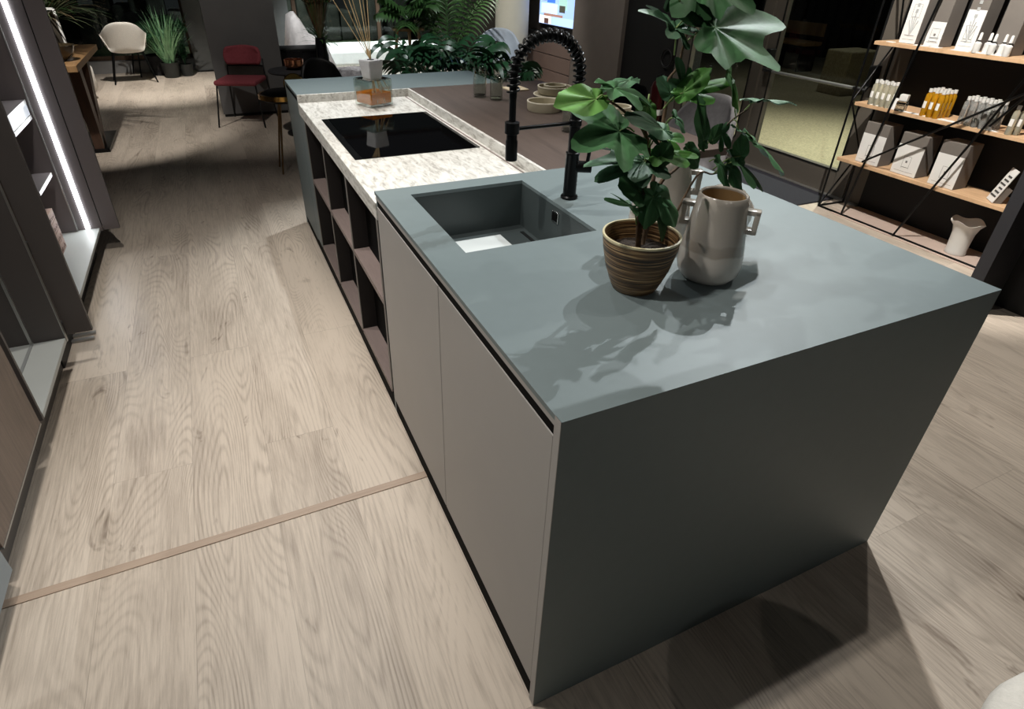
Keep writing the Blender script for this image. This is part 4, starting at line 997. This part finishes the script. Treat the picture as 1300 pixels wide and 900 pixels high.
# big green plants behind the island
def palm(loc, n, L, label, m, leaflets=11, pw=.02, pot=True, wide=.5, tilt=(.35, 1.15), ll=.26, stemh=.3):
    d = thing('palm_plant', label, 'plant', loc)
    if pot: obj('pot', lathe(B(), [(0, 0), (.13, 0), (.17, .26), (.16, .27), (.15, .24), (0, .22)], loc, 28), DKF, d, smooth=40)
    for i in range(n):
        a = 2 * PI * i / n + random.uniform(-.25, .25); tl = random.uniform(*tilt); l = L * random.uniform(.75, 1.05)
        p = Vector(loc) + Vector((0, 0, stemh)); dd = Vector((math.cos(a) * math.sin(tl), math.sin(a) * math.sin(tl), math.cos(tl))); pts = [p.copy()]; seg = 9
        for k in range(seg): p = p + dd * (l / seg); dd = (dd + Vector((0, 0, -.14 * (k / seg + .3)))).normalized(); pts.append(p.copy())
        bm = B(); tube(bm, pts, .005, 5)
        for k in range(leaflets):
            q = .30 + .70 * k / (leaflets - 1); idx = q * seg; i0 = min(int(idx), seg - 1); bp = pts[i0].lerp(pts[i0 + 1], idx - i0); t = (pts[i0 + 1] - pts[i0]).normalized()
            for s in (-1, 1):
                sd = t.cross(Vector((0, 0, 1))).normalized() * s; dl = (sd * .9 + t * .55 + Vector((0, 0, .15))).normalized(); lw = ll * math.sin(PI * (.25 + .7 * (1 - q))) + .05
                prev = None; pp = bp.copy(); wv = t
                for m_ in range(6):
                    qq = m_ / 5; ww = pw * math.sin(PI * (.08 + .9 * qq)); v = (bm.verts.new(pp - wv * ww), bm.verts.new(pp + wv * ww))
                    if prev: bm.faces.new([prev[0], prev[1], v[1], v[0]])
                    prev = v; pp = pp + dl * (lw / 5); dl = (dl + Vector((0, 0, -.36))).normalized()
        obj('frond', bm, m, d, smooth=60)
    return d
palm((1.72, 6.0, 0), 9, .62, 'dark split-leaf plant in front of the white daybed', LEAFB, 5, .028, ll=.30)
palm((2.28, 6.3, 0), 11, .70, 'largest dark palm in the middle of the plant group', LEAFB, 6, .034, ll=.36)
palm((2.62, 5.75, 0), 9, .40, 'low dark palm left of the pale column', LEAFB, 6, .024, ll=.28)
palm((2.42, 7.05, 0), 6, 1.2, 'tall feathery palm rising behind the plant group', LEAFD, 14, .012, tilt=(.05, .55), ll=.32, stemh=.35)
hp = palm((1.95, 7.2, .80), 9, .42, 'small palm standing on the round wooden stand', LEAFD, 7, .03, pot=False, ll=.2, tilt=(.4, 1.4), stemh=.06)
obj('pot', lathe(B(), [(0, 0), (.06, 0), (.08, .1), (.07, .1), (0, .08)], (1.95, 7.2, .80), 20), DKF, hp, smooth=40)
ws = thing('wooden_plant_stand', 'pale wooden plant stand with a small round shelf by the window', 'plant stand', (1.95, 7.2, 0))
obj('shelf', lathe(B(), [(0, .775), (.2, .775), (.2, .798), (0, .798)], (1.95, 7.2, 0), 32), TABLEW, ws, smooth=30)
for k in range(3):
    a = k * 2 * PI / 3 + .3
    obj('leg', tube(B(), [(1.95 + .26 * math.cos(a), 7.2 + .26 * math.sin(a), 0), (1.95 + .15 * math.cos(a), 7.2 + .15 * math.sin(a), .775)], .02, 8), SHELFW, ws)
shell_chair((3.05, 6.95, 0), -.5, mat('pale_blue_fabric', (150, 160, 172), .9, var=.06), 'pale blue-grey armchair half hidden behind the palms', .6, .78, .40, True)

# grass pots at the back left
def potplant(loc, r, h, n, L, m, label, spread, droop, wid):
    d = thing('potted_grass', label, 'potted plant', loc)
    obj('pot', lathe(B(), [(0, 0), (r * .8, 0), (r, h), (r * .92, h), (r * .85, h * .85), (0, h * .85)], loc, 28), mat('dark_plastic_pot', (40, 42, 40), .5), d, smooth=40)
    obj('foliage', blades(B(), (loc[0], loc[1], h * .8), n, L, spread, droop, wid, 7, jit=r * .5), m, d); return d
potplant((-.88, 9.62, 0), .12, .2, 150, .75, GRASSM, 'bright green tall grass plant in a dark pot right of the cream armchair', .62, .16, .009)
pp = potplant((-.68, 9.70, 0), .09, .16, 1, .3, LEAFB, 'small dark leafy plant in a black pot against the grey end wall', .5, .1, .01)
bm = B()
for k in range(9):
    a = random.uniform(0, 6.28); tl = random.uniform(.1, .5); dd = Vector((math.cos(a) * math.sin(tl), math.sin(a) * math.sin(tl), math.cos(tl))); b0 = Vector((-.68, 9.70, .14))
    pts = [b0 + dd * .5 * q / 5 for q in range(6)]; tube(bm, pts, .006, 5)
    for q in range(9):
        c = b0 + dd * (.1 + .42 * q / 8); blades(bm, c, 3, .11, 1.5, .1, .018, 3)
obj('foliage', bm, LEAFB, pp)
palm((-1.02, 9.93, .0), 9, .42, 'dark leafy plant hanging over the bright grass by the window', LEAFB, 8, .02, ll=.22, stemh=.5)

# ================================================================ RIGHT BACKGROUND
tv = thing('wall_television', 'wall television showing a bright kitchen picture above the brown drawers', 'television', (3.97, 7.0, .8))
pbx('case', BLACK, tv, 3.96, 3.998, 6.60, 7.56, .785, 1.36, .004)
bm = B(); mats_ = []
def patch(y0, y1, z0, z1, rgb, e=1.6, d=0):
    m = mat('screen_%d_%d_%d' % rgb, rgb, .3, emit=rgb, estr=e * .55, var=.0); 
    if m not in mats_: mats_.append(m)
    x = 3.9585 - d * .0006; vs = [bm.verts.new((x, y, z)) for y, z in ((y0, z0), (y1, z0), (y1, z1), (y0, z1))]
    f = bm.faces.new(vs); f.material_index = mats_.index(m)
patch(6.61, 7.55, .80, 1.35, (150, 180, 235))
patch(7.05, 7.50, .93, 1.05, (190, 215, 255), d=1); patch(7.12, 7.34, 1.06, 1.35, (60, 110, 230), d=2); patch(7.36, 7.5, 1.08, 1.35, (110, 70, 60), d=1)
patch(6.80, 7.02, .99, 1.3, (150, 190, 180), d=1); patch(6.85, 7.0, .96, 1.04, (60, 60, 50), d=2)
patch(7.2, 7.54, .805, .90, (225, 220, 215), d=1); patch(6.62, 7.18, .805, .90, (170, 200, 245), d=1); patch(7.28, 7.4, .805, .87, (80, 56, 50), d=2); patch(6.9, 7.42, .90, .93, (150, 110, 96), d=2)
obj('screen', bm, mats_, tv)
dw = thing('drawer_wall_unit', 'brown drawer unit under the television between column and taupe wall', 'drawer unit', (3.96, 7.1, 0))
pbx('carcass', BLACK, dw, 3.955, 3.998, 6.57, 7.85, .005, .70)
for z0, z1 in ((.03, .235), (.245, .43), (.44, .62)):
    pbx('drawer', mat('brown_drawer', (116, 98, 90), .5, var=.05), dw, 3.93, 3.954, 6.585, 7.80, z0, z1, .002, 1)
fe = thing('fire_extinguisher', 'dark red fire extinguisher with coiled hose on the black wall', 'fire extinguisher', (3.87, 4.64, .06))
obj('cylinder', lathe(B(), [(0, 0), (.07, 0), (.078, .03), (.078, .37), (.06, .42), (.025, .45), (0, .46)], (3.86, 4.64, .06), 28), RED, fe, smooth=40)
obj('valve', bx(3.83, 3.89, 4.61, 4.67, .52, .56, .005), BLACK, fe)
obj('label', lathe(B(), [(.0785, .10), (.0785, .16)], (3.86, 4.64, .06), 28), WHITEP, fe)
tag(obj('hose_ring', tube(B(), [(3.945, 4.69 + .085 * math.cos(a), .70 + .085 * math.sin(a)) for a in [2 * PI * k / 32 for k in range(32)]], .009, 8, closed=True), BLACK), 'black ring of hose hanging on the black wall above the extinguisher', 'hose')

# ---- metal rack with oak shelves
RXF, RXB = 3.58, 3.83
rk = thing('shelf_rack', 'black metal lattice rack with three oak shelves of boxes and bottles', 'shelf', (3.7, 1.6, 0))
for z in (.38, .757, 1.135): pbx('shelf', SHELFW, rk, RXF + .006, RXB, .845, 2.215, z - .022, z, .001, 1)
def F(u, v): return at(u, v, X=RXF)
def rod(a, b, r=.007): obj('rod', tube(B(), [a, b], r, 8), BLACKM, rk, smooth=50)
pb = Vector((RXF, 2.236, .004)); rod(pb, Vector((RXF, 2.238, 2.3)))
rod(Vector((RXF, 2.236, .008)), Vector((RXF, .86, .008)))
rod(F(1066, 275), F(1193, 0) + (F(1193, 0) - F(1066, 275)) * .5)
e1 = F(1134, 300); e2 = F(1253, 160); rod(Vector((RXF - .012, e1.y, .008)), Vector((RXF - .012, e1.y, .008)) + (e2 - e1) * 1.9)
e1 = F(1097, 205); e2 = F(1205, 160); rod(Vector((RXF - .02, e1.y, e1.z)), Vector((RXF - .02, e1.y, e1.z)) + (e2 - e1) * 2.6)
e1 = F(1280, 128); e2 = F(1210, 0) 
rod(F(1258, 160) + Vector((-.012, 0, 0)), F(1258, 160) + Vector((-.012, -.25, .42)))
for z0, z1 in ((.008, .38), (.757, .38), (.757, 1.135), (1.9, 1.135)):
    rod(Vector((RXF, 2.236, z0)), Vector((RXB, 2.225, z1)), .006)
rod(Vector((RXB, 2.225, .008)), Vector((RXB, 2.225, 2.3)))
rod(Vector((RXF, 2.236, .008)), Vector((RXB, 2.225, .008)))
# gift boxes with white labels on the lowest shelf
def gift_box(y0, y1, x0, x1, z0, h, label, lab=(0., .72), name='gift_box', group='grey boxes on the lowest oak shelf', rot=0., wl=1.):
    cx_, cy_ = (x0 + x1) / 2, (y0 + y1) / 2; d = thing(name, label, 'box', (cx_, cy_, z0), rot, group); ORG[d] = Vector((0, 0, 0)); a, b = (x1 - x0) / 2, (y1 - y0) / 2
    obj('carton', bx(-a, a, -b, b, 0, h, .002, 1), GREYP, d, local=True)
    lb = obj('paper_label', bx(-a - .0012, -a - .0002, -b + .001, -b + (2 * b - .001) * wl, .0015 + h * lab[0], h * lab[1]), WHITEP, d, local=True)
    bm = B(); zc_ = h * (lab[0] + lab[1]) * .42
    box(bm, -a - .0018, -a - .0013, -.006, .006, zc_, zc_ + .014); box(bm, -a - .0018, -a - .0013, -.022, .022, zc_ - .03, zc_ - .027)
    for s in (-1, 1): box(bm, -a - .0018, -a - .0013, s * .024 - .0007, s * .024 + .0007, zc_ - .036, zc_ + .04)
    box(bm, -a - .0018, -a - .0013, -.024, .024, zc_ + .04, zc_ + .0415); box(bm, -a - .0018, -a - .0013, -b * .75, b * .75, .022, .0235)
    obj('printed_mark', bm, mat('grey_ink', (110, 108, 106), .8), lb, local=True); return d
gift_box(1.93, 2.10, 3.62, 3.75, .381, .27, 'leftmost grey box with white label on the lowest oak shelf')
gift_box(1.665, 1.835, 3.62, 3.75, .381, .26, 'middle grey box with white label on the lowest oak shelf')
gift_box(1.42, 1.58, 3.62, 3.75, .381, .27, 'rightmost grey box with white label, diagonal shadow across it, lowest oak shelf')
cd = thing('leaning_card', 'small white printed card leaning at the right end of the lowest oak shelf', 'card', (3.66, 1.22, .381))
M = Matrix.Translation((3.64, 1.215, .3825)) @ Matrix.Rotation(-.75, 4, 'Z') @ Matrix.Rotation(.3, 4, 'Y')
pc = obj('card', box(B(), -.003, .003, -.045, .045, 0, .2, .001, 1, M=M), WHITEP, cd)
bm = B()
for k in range(6): box(bm, -.0052, -.0042, -.035, .035 - (k % 3) * .012, .03 + k * .024, .040 + k * .024, M=M)
obj('printed_lines', bm, mat('dark_ink', (70, 68, 66), .8), pc)
obj('easel_back', box(B(), .004, .045, -.04, .04, 0, .10, .001, 1, M=M), GREYP, cd)
# tall boxes on top shelf
def tallbox(y0, y1, label, wl, decor=True):
    d = gift_box(y0, y1, 3.64, 3.76, 1.136, .42, label, (0, wl), 'tall_gift_box', 'tall boxes on the top oak shelf')
    bm = B(); a = .06
    if decor:
        for k in range(5): tube(bm, [(-a - .0022, 0, .05), (-a - .0022, (k - 2) * .014, .13 + .02 * (2 - abs(k - 2)))], .003, 5)
        for z in (.17, .205, .24, .27): box(bm, -a - .003, -a - .0013, -.008, .008, z, z + .018)
        box(bm, -a - .003, -a - .0013, -.03, .03, .045, .049)
    else: box(bm, -a - .003, -a - .0013, -.03, .02, .045, .052)
    obj('foil_motif', bm, mat('silver_foil', (230, 232, 232), .25, metal=.5), d, local=True)
tallbox(1.985, 2.09, 'leftmost tall white box with silver sprig on the top oak shelf', .999)
tallbox(1.835, 1.93, 'second tall box from the left, white lower label, top oak shelf', .32, False)
tallbox(1.64, 1.74, 'third tall box from the left with silver sprig on the top oak shelf', .5)
tallbox(1.44, 1.55, 'rightmost tall grey box behind the dropper bottles, top oak shelf', .02, False)
# dropper bottles
def dropper(y, x, label):
    d = thing('dropper_bottle', label, 'bottle', (x, y, 1.136), 0, 'white dropper bottles on the top shelf')
    obj('body', lathe(B(), [(0, 0), (.017, 0), (.018, .003), (.018, .05), (.008, .058), (0, .058)], (x, y, 1.136), 18), WHITE, d, smooth=40)
    obj('collar', lathe(B(), [(0, .0585), (.0085, .0585), (.0085, .066), (0, .066)], (x, y, 1.136), 14), BLACK, d)
    obj('cap', lathe(B(), [(0, .0665), (.009, .0665), (.007, .1), (.004, .104), (0, .105)], (x, y, 1.136), 14), WHITE, d, smooth=40)
for i, (y, x) in enumerate(((1.600, 3.600), (1.565, 3.635), (1.520, 3.600), (1.487, 3.635), (1.44, 3.602), (1.28, 3.6))):
    dropper(y, x, ('first white dropper bottle from the left on the top oak shelf', 'second white dropper bottle, just behind the first, top oak shelf', 'third white dropper bottle from the left on the top oak shelf', 'fourth white dropper bottle, set back, on the top oak shelf', 'fifth white dropper bottle from the left on the top oak shelf', 'white bottle at the right image edge on the top oak shelf')[i])
for i, (y0, y1, z) in enumerate(((2.09, 2.14, 1.135), (1.88, 1.96, 1.135), (1.80, 1.86, 1.135), (1.63, 1.73, 1.135), (1.45, 1.60, 1.135), (2.04, 2.12, .757), (1.80, 1.90, .757), (1.72, 1.82, .757), (1.55, 1.65, .757), (1.31, 1.38, .757))):
    sh = ('top', 'middle')[z < 1]
    tag(obj('price_card', bx(3.588, 3.615 + (i % 3) * .006, y0, y1, z + .0005, z + .0045, .001, 1), WHITEP),
        ['small folded white card at the left end of the top oak shelf', 'white card under the second tall box on the top shelf', 'short white card right of the second tall box', 'white card before the third tall box on the top shelf', 'white cards in front of the dropper bottles',
         'white card below the first clear bottles on the middle shelf', 'white card beside the square perfume bottle', 'white card in front of the golden oil bottles', 'white card left of the clear bottle block', 'white card before the right end of the clear bottles'][i], 'card', 'white price cards on the oak shelves')
# bottles on the middle shelf
def bottle_kind(liq, hb, r=.0165, nm='cosmetic_bottle', labm=WHITEP, capm=WHITE):
    d = thing(nm, '', 'bottle', (0, 0, 0)); ORG[d] = Vector((0, 0, 0)); s = r
    obj('glass', lathe(B(), [(0, 0), (s * .93, 0), (s, .003), (s, hb * .78), (s * .5, hb * .86), (s * .45, hb * .9), (0, hb * .9)], (0, 0, 0), 16), liq, d, local=True, smooth=40)
    obj('cap', lathe(B(), [(0, hb * .87), (s * .62, hb * .87), (s * .62, hb), (0, hb)], (0, 0, 0), 14), capm, d, local=True, smooth=40)
    bm = B(); M_ = None; g1 = []
    for k in range(7):
        a = PI - .6 + 1.2 * k / 6; g1.append([bm.verts.new(((s + .0006) * math.cos(a), (s + .0006) * math.sin(a), z)) for z in (hb * .3, hb * .55)])
    for a, b in zip(g1, g1[1:]): bm.faces.new([a[0], b[0], b[1], a[1]])
    obj('label', bm, labm, d, local=True)
    return d
def liquid(name, rgb, tr=.8, rough=.05):
    m = mat(name, rgb, rough, trans=tr, ior=1.4, var=.05); return m
kinds = {'clear': bottle_kind(liquid('pale_liquid', (236, 232, 210), .7), .155), 'gold': bottle_kind(liquid('golden_oil', (226, 170, 40), .6), .16), 'silver': bottle_kind(liquid('clear_tonic', (222, 222, 218), .75), .155, labm=GREYP)}
ordn = ['first', 'second', 'third', 'fourth', 'fifth', 'sixth']; rows_ = ['front', 'second', 'third', 'back']
def block(kind, ys, xs, desc, group):
    rows_ = ['front', 'second', 'third', 'back']
    proto = kinds[kind]; first = True
    for j, x in enumerate(xs):
        for i, y in enumerate(ys):
            lb = '%s, %s from left, %s row' % (desc, ordn[i], rows_[j])
            if first: o = proto; o.location = (x, y, .7575); o['label'] = lb; first = False
            else: o = copy_tree(proto, (x, y, .7575), label=lb)
            o['group'] = group
block('clear', [2.115, 2.075, 2.035, 1.995], [3.60, 3.637], 'white-capped clear bottle, left end of middle shelf', 'clear bottles at the left end')
block('gold', [1.755, 1.715, 1.675], [3.60, 3.637, 3.674, 3.711], 'golden oil bottle on the middle shelf', 'golden oil bottles')
block('silver', [1.525, 1.485, 1.445, 1.405, 1.365], [3.60, 3.637, 3.674], 'clear tonic bottle right of the golden oils', 'clear tonic bottles')
o = copy_tree(kinds['clear'], (3.60, 1.26, .7575), label='clear bottle at the right image edge on the middle shelf, nearer one'); o['group'] = 'clear bottles at the right end'
o = copy_tree(kinds['clear'], (3.637, 1.24, .7575), label='clear bottle at the right image edge on the middle shelf, set back'); o['group'] = 'clear bottles at the right end'
pf = thing('perfume_bottle', 'square glass perfume bottle with large white stopper beside the golden oils', 'bottle', (3.60, 1.90, .7575), .3); ORG[pf] = Vector((0, 0, 0))
obj('glass', bx(-.028, .028, -.028, .028, 0, .06, .004), GLASS, pf, local=True)
obj('liquid', bx(-.023, .023, -.023, .023, .006, .036, .003), liquid('perfume', (235, 232, 222)), pf, local=True)
obj('stopper', bx(-.02, .02, -.024, .024, .0605, .1, .004), WHITE, pf, local=True)
tag(obj('sample_card', box(B(), -.001, .001, -.02, .02, 0, .07, M=Matrix.Translation((3.592, 1.955, .758)) @ Matrix.Rotation(.2, 4, 'Y')), WHITEP), 'tilted white card leaning left of the square perfume bottle', 'card')
# white fluted vase on the rack floor
bm = B(); c = Vector((3.69, 1.29, .005)); prof = [(.055, 0), (.057, .008), (.053, .03), (.055, .10), (.058, .16), (.068, .21), (.088, .245)]
seg = 48; rg = []
for rr_, z in prof + [(r - .004, z) for r, z in reversed(prof[1:])]:
    k_ = max(0, (z - .15) / .095)
    rg.append([bm.verts.new(c + Vector((rr_ * math.cos(a) * (1 + .0 * k_), rr_ * math.sin(a) * 1.05, z * .86 + .009 * k_ * math.cos(4 * a + .6)))) for a in [2 * PI * q / seg for q in range(seg)]])
for a, b in zip(rg, rg[1:]):
    for k in range(seg): bm.faces.new([a[k], a[(k + 1) % seg], b[(k + 1) % seg], b[k]])
bm.faces.new(rg[0]); bm.faces.new(rg[-1])
tag(obj('fluted_vase', bm, WHITE, smooth=50), 'white vase with a wavy flared rim on the floor under the rack', 'vase')

# ---- round beige stool at the bottom right corner
bsx, bsy = .505, -.715
sl = thing('upholstered_stool', 'round beige upholstered stool top at the bottom right corner', 'stool', (bsx, bsy, 0))
obj('seat', lathe(B(), [(0, .56), (.17, .56), (.20, .58), (.21, .61), (.205, .635), (.19, .648), (.15, .655), (0, .66)], (bsx, bsy, 0), 48), CREAM, sl, smooth=60)
obj('pedestal', lathe(B(), [(0, 0), (.19, 0), (.19, .012), (.03, .03), (.028, .56), (0, .56)], (bsx, bsy, 0), 36), BLACKM, sl, smooth=40)
